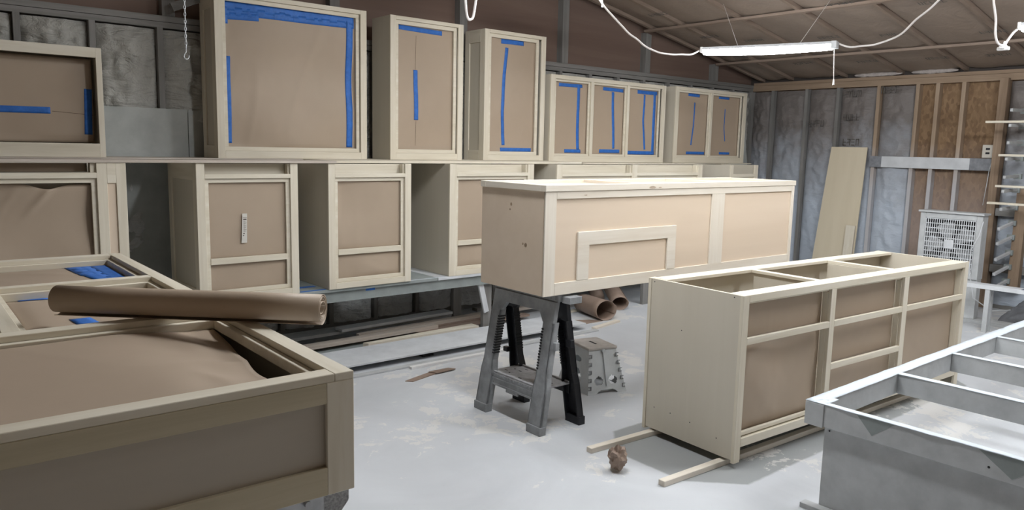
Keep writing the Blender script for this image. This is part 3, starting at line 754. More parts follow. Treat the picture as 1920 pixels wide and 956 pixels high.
for k, (a, b, v0, v1, amp) in enumerate(((0.052, 0.79, 0.13, 0.60, 0.034), (0.052, 0.79, 0.63, 0.835, 0.008), (0.84, 1.60, 0.13, 0.36, 0.008), (0.84, 1.60, 0.38, 0.60, 0.008), (0.84, 1.60, 0.63, 0.835, 0.006), (1.657, 2.41, 0.13, 0.60, 0.010), (1.657, 2.41, 0.63, 0.835, 0.006))):
    paper_panel(t, a, b, v0, v1 + 0.012, 0.058, amp, 100 + k)
nl = MB()
for (y, z) in ((0.60, 0.855), (0.06, 0.858), (0.39, 0.62), (0.12, 0.10), (0.30, 0.13), (0.44, 0.14), (0.56, 0.14)):
    nl.prism([(0.0055, y + 0.0035 * math.cos(a), z + 0.0035 * math.sin(a)) for a in [k * math.pi / 4 for k in range(8)]], (0.001, 0, 0))
nl.build('nail_holes', DARK, t)
s1 = tag(MB().box(0, -0.02, 0, 3.0, 0.02, 0.029).build('wood_stick', LPOP['x'], None, False, 0.002), 'rear of the two square wooden sticks under the floor cabinet', 'stick', 'sticks under the floor cabinet')
s1.location = (2.88, 2.755, 0); s1.rotation_euler = (0, 0, -0.062)
s2 = tag(MB().box(0, -0.02, 0, 3.0, 0.02, 0.029).build('wood_stick', LPOP['x'], None, False, 0.002), 'nearer of the two square wooden sticks under the floor cabinet', 'stick', 'sticks under the floor cabinet')
s2.location = (2.865, 2.250, 0); s2.rotation_euler = (0, 0, -0.045)

# ------------------------------------------------------------------ pantry cabinet lying on its back in the foreground
t = thing('pantry_cabinet', 'large cabinet lying face up in the left foreground', 'cabinet', (-0.675, 1.596, 1.0894), -0.017, None, -math.pi / 2)
# local: x width, y depth (downwards), z along the room depth
W3, D3, H3 = 1.52, 0.288, 2.293
bx('side_panel', SIDEPLY, t, W3 - 0.018, FT, 0, W3 - 0.002, D3, H3)
bx('side_panel', SIDEPLY, t, 0.002, FT, 0, 0.018, D3, H3)
bx('back_panel', SIDEPLY, t, 0.02, D3 - 0.008, 0.02, W3 - 0.02, D3 - 0.001, H3 - 0.02)
bx('top_panel', SIDEPLY, t, 0.02, FT, H3 - 0.018, W3 - 0.02, D3 - 0.009, H3 - 0.002)
# panelled end facing the camera
END = wood('end_frame_poplar', (0.44, 0.385, 0.27), (0.52, 0.46, 0.33), (0.58, 0.52, 0.39), 'x')
bx('end_panel', wood('end_plywood_shaded', (0.43, 0.385, 0.32), (0.455, 0.41, 0.34), (0.48, 0.43, 0.36), 'x', 0.5, 0.3), t, 0.02, FT, 0.012, W3 - 0.02, D3 - 0.009, 0.022)  # plywood darkened so its colour carries the shade on this end
bx('end_rail', END, t, 0, FT, -0.001, W3 - 0.068, 0.068, 0.0115)
bx('end_rail', END, t, 0, D3 - 0.068, -0.001, W3 - 0.068, D3, 0.0115)
bx('end_stile', POP['y'], t, W3 - 0.068, FT, -0.001, W3, D3, 0.0115)
face_frame(t, [(W3 - 0.048, 0, W3, H3), (0, 0, 0.05, H3), (0.915, 0.842, 0.96, 1.56)],
           [(0.05, 0, W3 - 0.048, 0.050), (0.05, 0.792, W3 - 0.048, 0.842), (0.05, 1.56, W3 - 0.048, 1.605), (0.05, 2.235, W3 - 0.048, H3)])
for (a, b, v0, v1) in ((0.05, W3 - 0.048, 0.05, 0.792), (0.05, 0.915, 0.842, 1.56), (0.96, W3 - 0.048, 0.842, 1.56), (0.05, W3 - 0.048, 1.605, 2.235)):
    bead(t, a, b, v0, v1, 0.022, FT - 0.001, POP, 0.028)
def near_paper(a, b):
    u = 0.076 + (W3 - 0.048 - 0.076 - 0.026) * a; v = 0.074 + 0.694 * b
    f = paper_fn(0.06, W3 - 0.06, 0.055, 0.79, FT + 0.016, 0.008, 202)
    d = f(u, v)
    # corner sags away from the molding near the right end
    cx = sm(u, 1.15, 1.45)
    return (u - 0.055 * cx * (1 - sm(v, 0.2, 0.72)), d - 0.008 * (1 - cx) + 0.03 * cx * (0.3 + 0.7 * abs(noise.noise(Vector((u * 6, v * 5, 2))))), v)
MB().grid(90, 48, near_paper, 0.0012, (0, 1, 0)).build('masking_paper', KRAFT, t, True)
paper_panel(t, 0.075, 0.891, 0.866, 1.536, FT + 0.022, 0.012, 210, (), None, -0.008)
paper_panel(t, 0.984, W3 - 0.073, 0.866, 1.536, FT + 0.026, 0.016, 213, [((1.03, 1.525), (1.12, 1.525), 0.04), ((1.145, 1.10), (1.17, 0.86), 0.06)], None, -0.008)
paper_panel(t, 0.075, W3 - 0.073, 1.63, 2.21, FT + 0.022, 0.010, 216, [((1.40, 1.635), (1.34, 1.9), (1.33, 2.2), 0.085), ((1.41, 1.635), (1.405, 2.2), 0.07), ((1.32, 1.9), (1.30, 2.2), 0.06)], None, -0.008)
sawhorse('plastic sawhorse under the near end of the foreground cabinet', (0.42, 2.25, 0), math.pi / 2 - 0.017).scale = (1, 1, 1)
sawhorse('plastic sawhorse under the far end of the foreground cabinet', (0.35, 3.35, 0), math.pi / 2 - 0.017)

# clamp plate of the support poking out below the foreground cabinet corner
t = thing('work_stand', 'speckled grey work stand with steel clamp under the foreground cabinet corner', 'stand', (0.60, 1.70, 0))
m = MB(); m.prism([(-0.5, -0.055, 0.795), (0.255, -0.055, 0.795), (0.272, -0.055, 0.765), (0.272, -0.055, 0.735), (0.245, -0.055, 0.705), (0.20, -0.055, 0.68), (-0.5, -0.055, 0.68)], (0, 0.12, 0))
m.build('jaw', plain('speckled_grey', (0.33, 0.335, 0.34), 0.6, 160, 0.35, 0.1), t, False, 0.004)
bx('clamp_plate', METAL, t, 0.02, -0.061, 0.715, 0.20, -0.056, 0.775, 0.002)
bx('clamp_bar', METAL, t, 0.06, -0.068, 0.728, 0.17, -0.0615, 0.740, 0.002)
MB().tube([(0.025, -0.0605, 0.735), (0.025, -0.078, 0.735)], 0.011, 14).build('bolt', METAL, t)
MB().tube([(0.155, -0.0605, 0.762), (0.155, -0.072, 0.762)], 0.008, 12).build('bolt', METAL, t)
for x in (-0.44, 0.16):
    MB().bar((x, 0.0, 0.682), (x + (0.05 if x > 0 else -0.05), 0.0, 0.0), 0.05, 0.05, (0, 1, 0)).build('leg', PLASTIC, t)

# roll of kraft paper lying across it
a_, b_ = Vector((0.415, 2.585, 1.137)), Vector((0.995, 2.032, 1.137))
t = thing('paper_roll', 'fat roll of brown kraft paper lying across the foreground cabinet', 'paper roll', tuple(a_), math.atan2((b_ - a_).y, (b_ - a_).x))
Lr = (b_ - a_).length
m = MB(); turns, n = 4.4, 170
def spiral(u, v):
    th = -2 * math.pi * turns * u + 0.6
    r = 0.013 + 0.030 * u ** 0.8 + (0.004 * sm(u, 0.93, 1.0))
    if u < 0.28: r *= 0.95
    return (Lr * v + (0.004 * math.sin(th * 0.7) if v > 0.5 else 0) * (1 - u), r * math.cos(th), r * math.sin(th))
m.grid(n, 4, spiral)
sp_ = m.build('rolled_sheet', KRAFT, t, True)
so = sp_.modifiers.new('thick', 'SOLIDIFY'); so.thickness = 0.0016; so.offset = 0
m = MB(); m.tube([(0.002, 0, 0), (Lr - 0.16, 0, 0)], 0.0365, 40); m.build('inner_layers', KRAFT, t, True)

# ------------------------------------------------------------------ grey painted frame table at right
t = thing('frame_table', 'grey overspray-coated low frame box with white film on its rails', 'table', (3.225, 1.70, 0), 0.0)
# local: x along room, y negative toward the camera
m = 0.09; ZT = 0.503; ZB = 0.40; X1, Y1 = 3.1, -1.05
bx('end_board', GREYP, t, 0.030, Y1 + 0.05, 0.012, 0.043, -0.045, 0.3995)
bx('rail', GREYP, t, 0, Y1, ZB, 0.028, -0.002, ZT)
bx('rail', GREYP, t, 0, -0.001, ZB, X1, 0.034, ZT)
bx('rail', GREYP, t, 0.0285, -0.030, ZB, X1, -0.0015, ZT)
bx('rail', GREYP, t, 0.0285, Y1, ZB, X1, Y1 + 0.036, ZT)
for x in (0.78, 1.46, 2.14, 2.82): bx('cross_rail', GREYP, t, x, Y1 + 0.0365, ZB, x + 0.036, -0.0305, ZT)
def film(name, x0, y0, x1, y1, seed):
    def f(u, v):
        x = x0 + (x1 - x0) * u; y = y0 + (y1 - y0) * v
        j = 0.006 * noise.noise(Vector((x * 7, y * 7, seed)))
        if (x1 - x0) > (y1 - y0): y += j
        else: x += j
        return (x, y, ZT + 0.0015 + 0.0015 * abs(noise.noise(Vector((x * 14, y * 14, seed)))))
    nu, nv = (60, 3) if (x1 - x0) > (y1 - y0) else (3, 36)
    return MB().grid(nu, nv, f, 0.001, (0, 0, -1)).build(name, WHITEP, t, True)
film('white_film', -0.004, -0.034, X1, 0.038, 1)
film('white_film', -0.006, Y1 - 0.004, 0.034, -0.002, 2)
film('white_film', 0.0, Y1 - 0.004, X1, Y1 + 0.04, 3)
for i, x in enumerate((0.78, 1.46, 2.14, 2.82)): film('white_film', x - 0.005, Y1 + 0.03, x + 0.041, -0.02, 4 + i)
film('white_film', 0.0, -0.055, 0.12, 0.0, 9)
bx('corner_block', GREYP, t, -0.006, -0.052, ZB - 0.005, 0.0, 0.036, ZT - 0.002)
for (x, y) in ((0.045, -0.05), (0.045, Y1 + 0.05), (2.9, -0.05), (2.9, Y1 + 0.05)):
    bx('leg', GREYP, t, x, y - 0.035, 0.0, x + 0.05, y + 0.0, ZB)
bx('foot_board', GREYP, t, -0.02, -0.13, 0, 0.0275, 0.02, 0.024)
bx('lower_shelf_rail', GREYP, t, 0.30, -0.62, 0.012, 0.85, -0.58, 0.10)
bx('lower_shelf_rail', GREYP, t, 0.86, -0.66, 0.012, 0.90, -0.30, 0.16)
m = MB()
for (y, z, r) in ((-0.045, 0.47, 0.004), (-0.07, 0.38, 0.004), (-0.72, 0.44, 0.005), (-0.93, 0.455, 0.007), (-0.94, 0.37, 0.004)):
    x_ = -0.0005 if z > 0.4 else 0.0275
    m.prism([(x_, y + r * math.cos(a), z + r * math.sin(a)) for a in [k * math.pi / 4 for k in range(8)]], (-0.0008, 0, 0))
m.build('screw_heads', DARK, t)

for pf in (((-0.20, 0.5), (-0.36, 0.5), (-0.27, 0.425)), ((-0.68, 0.5), (-0.90, 0.5), (-0.80, 0.418))):
    o = MB().prism([(-0.0004, y, z) for y, z in pf], (-0.0006, 0, 0)).build('bare_patch', GREYG, t); o['label'] = 'greenish bare patch on the rail'

# ------------------------------------------------------------------ step stool
t = thing('step_stool', 'grey plastic folding step stool with round holes beside the sawhorse', 'stool', (3.757, 3.595, 0), -0.25)
# local frame: x = side to side, y = away
tw, td, bw, bd_, hs = 0.105, 0.125, 0.150, 0.205, 0.298
def panel_side(name, c, hole_list, mat):
    """c: 4 corners (bottom-left, bottom-right, top-right, top-left); build with holes by cell removal"""
    BL, BR, TR, TL = [Vector(p) for p in c]
    nrm = (BR - BL).cross(TL - BL).normalized()
    m = MB(); N, K = 40, 44
    V = {}
    def P(i, j):
        if (i, j) not in V:
            a, b = i / N, j / K
            V[i, j] = m.b.verts.new(BL.lerp(BR, a).lerp(TL.lerp(TR, a), b))
        return V[i, j]
    for i in range(N):
        for j in range(K):
            a, b = (i + .5) / N, (j + .5) / K
            if any(((a - x) / rx) ** 2 + ((b - y) / ry_) ** 2 < 1 for x, y, rx, ry_ in hole_list): continue
            m.b.faces.new((P(i, j), P(i + 1, j), P(i + 1, j + 1), P(i, j + 1)))
    o = m.build(name, mat, t)
    so = o.modifiers.new('thick', 'SOLIDIFY'); so.thickness = 0.006; so.offset = -1
    return o
bl, br_, fr, flf = (-bw, bd_, 0), (bw, bd_, 0), (bw, -bd_, 0), (-bw, -bd_, 0)
tl, tr_, tfr, tfl = (-tw, td, hs), (tw, td, hs), (tw, -td, hs), (-tw, -td, hs)
tz = lambda p: (p[0], p[1], hs - 0.02)
H_ = [(0.30, 0.30, 0.12, 0.10), (0.70, 0.30, 0.12, 0.10), (0.5, 0.0, 0.27, 0.10)]
panel_side('front_panel', (flf, fr, tz(tfr), tz(tfl)), H_, STOOLP)
panel_side('back_panel', (br_, bl, tz(tl), tz(tr_)), H_, STOOLP)
H2_ = [(0.5, 0.30, 0.22, 0.22), (0.5, 0.72, 0.18, 0.07), (0.5, 0.0, 0.24, 0.08)]
panel_side('side_panel', (bl, flf, tz(tfl), tz(tl)), H2_, STOOLP)
panel_side('side_panel', (fr, br_, tz(tr_), tz(tfr)), H2_, STOOLP)
m = MB(); m.box(-tw - 0.008, -td - 0.008, hs - 0.018, tw + 0.008, td + 0.008, hs)
m.build('top', STOOLT, t, False, 0.004)
bx('handle_slot', DARK, t, -0.008, -0.045, hs, 0.008, 0.045, hs + 0.001)
MB().tube([(-0.0, -td - 0.004, hs - 0.022), (0.0, -td - 0.02, hs - 0.022)], 0.012, 12).build('hinge_knob', STOOLP, t)
MB().hexa([(-0.004, -0.2, 0.05), (0.004, -0.2, 0.05), (0.004, -0.185, 0.05), (-0.004, -0.185, 0.05), (-0.004, -0.1385, 0.27), (0.004, -0.1385, 0.27), (0.004, -0.125, 0.27), (-0.004, -0.125, 0.27)]).build('hinge_rib', STOOLP, t)
m = MB()
for s in (-1, 1):
    for k in range(5):
        z = 0.03 + k * 0.05; f = z / hs
        x = (bw + (tw - bw) * f) * s; y = -(bd_ + (td - bd_) * f)
        m = MB(); m.box(x - s * 0.022, y - 0.003, z, x - s * 0.002, y + 0.004, z + 0.004); m.box(x - s * 0.022, y - 0.004, z + 0.022, x - s * 0.002, y + 0.003, z + 0.026)
        m.box(x - s * 0.024, y - 0.004, z, x - s * 0.020, y + 0.003, z + 0.026)
        m.build('edge_tab', PLASTIC, t)

# ------------------------------------------------------------------ floor litter
def crumple(name, label, cat, loc, rx, ry_, rz_, mat, seed, sub=4, amp=0.45, rot=0.0):
    b = bmesh.new(); bmesh.ops.create_icosphere(b, subdivisions=sub, radius=1)
    for v in b.verts:
        p = v.co.copy()
        n = 1 - abs(noise.noise(p * 1.7 + Vector((seed, 0, 0)))) * 1.6
        n2 = 1 - abs(noise.noise(p * 4.5 + Vector((0, seed, 0)))) * 1.5
        v.co = p * (0.62 + amp * 0.6 * n + amp * 0.35 * n2 - 0.10)
        v.co.x *= rx; v.co.y *= ry_; v.co.z *= rz_
    zmin = min(v.co.z for v in b.verts)
    for v in b.verts: v.co.z -= zmin
    me = bpy.data.meshes.new(name); b.to_mesh(me); b.free(); me.materials.append(mat)
    o = bpy.data.objects.new(name, me); C.objects.link(o); o.location = loc; o.rotation_euler = (0, 0, rot)
    return tag(o, label, cat)
crumple('crumpled_paper', 'small wad of crumpled brown paper alone on the floor', 'crumpled paper', (2.825, 2.50, 0), 0.040, 0.038, 0.056, KRAFTD, 3.3, 3, 0.95)

def strip(name, label, pts, th, mat, cat='board', group=None, z=0.0):
    o = MB().prism([(x, y, z) for x, y in pts], (0, 0, th)).build(name, mat, None, False, 0.0)
    return tag(o, label, cat, group)
G_ = 'scrap boards along the back wall'
strip('cardboard_strip', 'brown cardboard strip lying on the open floor', [(2.76, 4.40), (2.80, 4.36), (3.09, 4.44), (3.05, 4.49)], 0.006, KRAFTD, 'cardboard')
strip('cardboard_strip', 'bent end piece of brown cardboard crossing the longer strip', [(3.00, 4.47), (3.03, 4.41), (3.20, 4.42), (3.17, 4.47)], 0.006, KRAFTD, 'cardboard', None, 0.007)
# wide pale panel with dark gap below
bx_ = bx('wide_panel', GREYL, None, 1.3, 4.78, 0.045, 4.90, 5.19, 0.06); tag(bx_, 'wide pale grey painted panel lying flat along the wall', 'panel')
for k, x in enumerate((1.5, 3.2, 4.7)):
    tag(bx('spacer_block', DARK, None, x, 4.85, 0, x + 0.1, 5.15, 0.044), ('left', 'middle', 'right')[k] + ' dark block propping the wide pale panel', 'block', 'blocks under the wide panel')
tag(bx('edge_board', GREYP, None, 1.4, 4.665, 0, 4.95, 4.72, 0.012), 'thin grey strip on the floor in front of the wide panel', 'board')
tag(bx('edge_board', WHITE, None, 2.95, 4.615, 0.0, 3.95, 4.655, 0.018), 'short white strip on the floor in front of the wide panel', 'board')
strip('scrap_board', 'cream board with square end behind the wide panel', [(2.95, 5.24), (2.93, 5.29), (4.04, 5.35), (4.04, 5.24)], 0.03, POP['x'], 'board', G_, 0.03)
strip('scrap_board', 'long beige board with square end in the scrap pile', [(1.9, 5.33), (1.9, 5.41), (3.72, 5.47), (3.72, 5.40)], 0.03, PINE['x'], 'board', G_, 0.05)
strip('scrap_board', 'very long tan board reaching toward the far wall', [(3.0, 5.48), (3.0, 5.53), (5.1, 5.66), (5.1, 5.56)], 0.03, PINE['x'], 'board', G_, 0.05)
strip('scrap_board', 'grey painted wide board at back of the scrap pile', [(1.6, 5.60), (1.6, 5.80), (4.06, 5.83), (4.06, 5.68)], 0.025, GREYP, 'board', G_, 0.06)
strip('scrap_board', 'pale grey board overlapping the widest grey board', [(2.9, 5.58), (2.9, 5.70), (4.05, 5.79), (4.05, 5.65)], 0.022, GREYL, 'board', G_, 0.09)
strip('scrap_board', 'dark grey board at far end of the scrap pile', [(4.40, 5.74), (4.40, 5.82), (5.4, 5.90), (5.4, 5.80)], 0.03, LUMG['x'], 'board', G_, 0.05)
strip('scrap_board', 'thin brown lath lying between the scrap boards', [(2.2, 5.43), (2.2, 5.46), (4.6, 5.54), (4.6, 5.50)], 0.03, KRAFTD, 'board', G_, 0.02)
strip('scrap_board', 'brown board under the tan boards in the pile', [(3.5, 5.37), (3.5, 5.43), (4.75, 5.47), (4.75, 5.38)], 0.02, KRAFTD, 'board', G_, 0.03)
strip('scrap_board', 'grey base board beneath the whole scrap pile', [(1.5, 5.30), (1.5, 5.66), (4.0, 5.66), (4.0, 5.30)], 0.02, GREYG, 'board', G_, 0.0)
rnd = random.Random(8)
for k, (x, y, a, L, w_) in enumerate(((6.6, 4.6, 0.15, 0.7, 0.06), (5.15, 5.36, 0.05, 0.6, 0.05), (4.97, 4.72, 0.2, 0.42, 0.05), (5.35, 5.55, 0.1, 0.6, 0.07))):
    lbl = ('pale lath fanned out nearest the sawhorse legs', 'short lath beside the curled paper', 'lath pointing at the step stool', 'dark lath against the wall behind the curled paper')[k]
    o = MB().box(0, 0, 0, L, w_, 0.018).build('lath', (PINE['x'], POP['x'], LPOP['x'], LUMG['x'])[k], None, False, 0.001)
    o.location = (x, y, 0.0); o.rotation_euler = (0, 0, a); tag(o, lbl, 'board', 'short laths on the floor')
# curled kraft offcuts
def curl(label, loc, rz, L, r, turns, rx=0.0, mat=KRAFTD):
    def f(u, v):
        th = -math.pi / 2 + 2 * math.pi * turns * (u - 0.5) + math.pi
        rr = r * (1 + 0.12 * u) * (1 - 0.10 * v)
        return (L * v, rr * math.sin(th), r + rr * math.cos(th) * 0.85)
    o = MB().grid(48, 6, f).build('curled_paper', mat, None, True)
    so = o.modifiers.new('thick', 'SOLIDIFY'); so.thickness = 0.003; so.offset = 0
    zz = min(v.co.z for v in o.data.vertices)
    for v in o.data.vertices: v.co.z -= zz - 0.002
    o.location = loc; o.rotation_euler = (0, rx, rz)
    return tag(o, label, 'paper', 'curled paper offcuts on the floor')
curl('open curl of brown paper with dark mouth toward the camera', (5.32, 4.93, 0), 1.35, 0.42, 0.105, 1.15)
curl('second curl of brown paper leaning behind the open one', (5.78, 5.18, 0), 1.0, 0.45, 0.08, 1.1, -0.25)
ap = MB().tube([(5.80, 5.50, 0.07), (6.05, 5.93, 0.32)], 0.07, 18).build('cardboard_tube', KRAFTD, None, True); tag(ap, 'thick brown tube leaning on the wall behind the curled paper', 'tube')
strip('paper_scrap', 'flat tongue of brown paper lying beside the open curl', [(4.93, 5.02), (5.0, 4.93), (5.28, 4.93), (5.22, 5.02), (5.05, 5.12)], 0.004, KRAFTD, 'paper', None, 0.0)

# ------------------------------------------------------------------ right wall objects
o = MB().hexa([(9.10, 4.46, 0.0), (9.10, 5.00, 0.0), (9.112, 5.00, 0.0), (9.112, 4.46, 0.0), (9.26, 4.46, 1.70), (9.26, 4.91, 1.70), (9.272, 4.91, 1.70), (9.272, 4.46, 1.70)]).build('plywood_sheet', wood('birch_sheet', (0.64, 0.56, 0.41), (0.67, 0.59, 0.44), (0.70, 0.62, 0.47), 'z', 0.6, 0.3))
tag(o, 'tall sheet of pale plywood leaning against the right wall studs', 'plywood sheet')
o = MB().hexa([(9.04, 4.46, 0.0), (9.04, 4.57, 0.0), (9.055, 4.57, 0.0), (9.055, 4.46, 0.0), (9.135, 4.47, 0.76), (9.135, 4.58, 0.76), (9.15, 4.58, 0.76), (9.15, 4.47, 0.76)]).build('plywood_offcut', POP['z'])
tag(o, 'narrow plywood offcut leaning on the tall plywood sheet', 'plywood')
t = thing('grey_rail', 'long light grey board screwed across the right wall studs', 'board', (XR - 0.02, 3.16, 1.47))
bx('board', GREYL, t, 0, 0, 0, 0.018, 1.27, 0.128)
m_ = plain('grey_cover_film', (0.22, 0.23, 0.25), 0.5, 20, 0.2)
bx('end_cover', m_, t, -0.003, -0.05, -0.002, 0.019, 0.17, 0.13); bx('end_cover', m_, t, -0.002, 1.13, -0.001, 0.019, 1.272, 0.129)
t = thing('wall_outlet', 'cream double wall outlet on the stud above the grey board', 'outlet', (XR - 0.012, 3.11, 1.605))
bx('cover_plate', CREAM, t, -0.004, 0, 0, 0.008, 0.11, 0.14, 0.004)
for z in (0.04, 0.085): bx('socket', DARK, t, -0.006, 0.035, z, -0.003, 0.075, z + 0.022)
ok = tag(MB().tube([(XR - 0.03, 3.10, 1.64), (XR - 0.06, 3.10, 1.56), (XR - 0.05, 3.12, 1.48), (XR - 0.05, 3.13, 1.32), (XR - 0.04, 3.15, 1.1)], 0.004, 6).build('outlet_cord', GREYL, None, True), 'thin pale cord hanging from the wall outlet', 'cord')

# box fan in a painted wooden stand
t = thing('fan_stand', 'overspray-coated fan cabinet with wire grille by the right wall', 'fan', (8.30, 2.80, 0))
FW, FZ0, FZ1 = 0.58, 0.42, 1.05
fr_ = MB(); fr_.box(-0.02, -0.0, FZ0, 0.12, 0.055, FZ1); fr_.box(-0.02, FW - 0.055, FZ0, 0.12, FW, FZ1); fr_.box(-0.02, 0.055, FZ1 - 0.055, 0.12, FW - 0.055, FZ1); fr_.box(-0.02, 0.055, FZ0, 0.12, FW - 0.055, FZ0 + 0.05)
fr_.build('fan_housing', GREYP, t, False, 0.004)
bx('top_lip', GREYP, t, -0.04, -0.015, FZ1 + 0.001, 0.14, FW + 0.015, FZ1 + 0.02)
g = MB()
y0, y1, z0, z1 = 0.06, FW - 0.06, FZ0 + 0.055, FZ1 - 0.06
for k in range(23):
    y = y0 + (y1 - y0) * k / 22; g.box(-0.018, y - 0.003, z0, -0.012, y + 0.003, z1)
for k in range(12):
    z = z0 + (z1 - z0) * k / 11; g.box(-0.0125, y0, z - 0.004, -0.006, y1, z + 0.004)
g.build('grille', GREYL, t)
bx('grille_badge', GREYL, t, -0.022, FW / 2 - 0.045, 0.70, -0.014, FW / 2 + 0.045, 0.79, 0.004)
fb = MB()
for k in range(5):
    a = 2 * math.pi * k / 5
    cy_, cz_ = FW / 2, 0.735
    p = []
    for (r_, da) in ((0.05, -0.35), (0.22, -0.42), (0.235, 0.0), (0.22, 0.38), (0.05, 0.25)):
        p.append((0.045 + 0.03 * math.sin(da * 2), cy_ + r_ * math.cos(a + da), cz_ + r_ * math.sin(a + da)))
    vs = [fb.b.verts.new(q) for q in p]; fb.b.faces.new(vs)
o = fb.build('fan_blades', GREYP, t); so = o.modifiers.new('t', 'SOLIDIFY'); so.thickness = 0.004
MB().tube([(0.02, FW / 2, 0.735), (0.08, FW / 2, 0.735)], 0.05, 20).build('hub', GREYP, t)
bx('inner_shade_sheet', DARK, t, 0.10, 0.055, FZ0 + 0.05, 0.118, FW - 0.055, FZ1 - 0.055)  # near-black sheet added for the shade inside the fan
bx('stand_leg', GREYP, t, 0.0, 0.0, 0.03, 0.10, 0.10, FZ0 - 0.001); bx('stand_leg', GREYP, t, 0.0, FW - 0.10, 0.03, 0.10, FW, FZ0 - 0.001)
bx('kick_board', GREYP, t, 0.02, 0.1, 0.03, 0.035, FW - 0.1, FZ0 - 0.001)
bx('base_board', GREYP, t, -0.04, -0.5, 0, 0.16, FW + 0.1, 0.029)
tag(MB().tube([(8.24, 2.78, 1.0), (8.22, 2.80, 0.86), (8.23, 2.86, 0.72), (8.22, 2.85, 0.5), (8.24, 2.80, 0.25), (8.3, 2.65, 0.14), (8.4, 2.52, 0.16)], 0.005, 6).build('power_cord', GREYL, None, True), 'pale power cord drooping over the fan grille', 'cord')

# lumber drying rack with pins
t = thing('drying_rack', 'lumber post with rows of pale projecting metal arms at right edge', 'rack', (0, 0, 0))
POSTM = STUDR['z']
bx('post', POSTM, t, 9.13, 2.70, 0.25, 9.22, 2.80, 1.30); bx('post', STUDR['z'], t, 9.225, 3.02, 0.0, 9.29, 3.10, 2.44)
bx('post', POSTM, t, 9.13, 2.20, 0.25, 9.22, 2.30, 2.3)
bx('wall_cleat', LUMG['y'], t, 9.222, 2.15, 1.0, 9.298, 3.01, 1.08)
bx('wall_cleat', LUMG['y'], t, 9.222, 2.15, 0.4, 9.298, 3.01, 0.48)
for z in (0.33, 0.48, 0.63, 0.79, 0.94, 1.10, 1.28, 1.42, 1.60, 1.76, 1.93, 2.08):
    MB().bar((9.14, 2.80, z + 0.01), (8.72, 2.80, z - 0.04 if z < 1.1 else z + 0.0), 0.026, 0.03).build('arm', GREYL if z < 1.0 else GREYP, t, False, 0.003)
    bx('arm_bracket', GREYG, t, 9.10, 2.77, z - 0.022, 9.145, 2.84, z + 0.032)
for z in (0.40, 0.56, 0.72, 0.88):
    MB().bar((9.14, 2.25, z + 0.01), (8.72, 2.25, z - 0.04), 0.026, 0.03).build('arm', GREYL, t, False, 0.003)
G3 = 'wood strips laid across the drying rack arms'
for (z, y1, lbl) in ((1.932, 3.05, 'topmost cream wood strip across the rack arms'), (1.60, 2.90, 'second wood strip down across the rack arms'), (1.29, 2.90, 'third wood strip down across the rack arms'), (1.116, 2.96, 'lowest cream wood strip across the rack arms')):
    tag(bx('wood_strip', POP['y'], None, 8.80, 1.3, z + 0.026, 8.87, y1, z + 0.048), lbl, 'wood strip', G3)
t = thing('painted_plank', 'long white painted plank with dark masked end on the lowest arms', 'plank', (8.30, 1.2, 0.0))
t.location = (7.95, 1.0, 0.0)
bx('plank', GREYL, t, -0.06, 0, 0.405, 0.06, 1.86, 0.445); bx('end_cover', plain('dusk_blue_film', (0.13, 0.16, 0.23), 0.5), t, -0.063, 0.2, 0.4455, 0.063, 1.30, 0.448)
for y in (0.25, 1.55):
    bx('trestle_leg', GREYP, t, -0.055, y, 0, -0.02, y + 0.04, 0.404); bx('trestle_leg', GREYP, t, 0.02, y, 0, 0.055, y + 0.04, 0.404)
# dark crumpled drop cloth
def cloth(u, v):
    x = 8.50 + 0.58 * u; y = 1.65 + 1.02 * v
    e = math.sin(math.pi * u) ** 0.5 * math.sin(math.pi * v) ** 0.5 if 0 < u < 1 and 0 < v < 1 else 0
    h = e * (0.15 + 0.16 * (1 - abs(noise.noise(Vector((x * 4, y * 4, 3)))) * 2.2) + 0.07 * noise.noise(Vector((x * 11, y * 11, 1))))
    return (x, y, 0.003 + max(0, h))
o = MB().grid(44, 60, cloth, 0.002, (0, 0, -1)).build('drop_cloth', plain('dark_cloth', (0.13, 0.135, 0.145), 0.75, 6, 0.35, 0.1), None, True)
tag(o, 'heap of dark grey crumpled drop cloth under the rack arms', 'cloth')

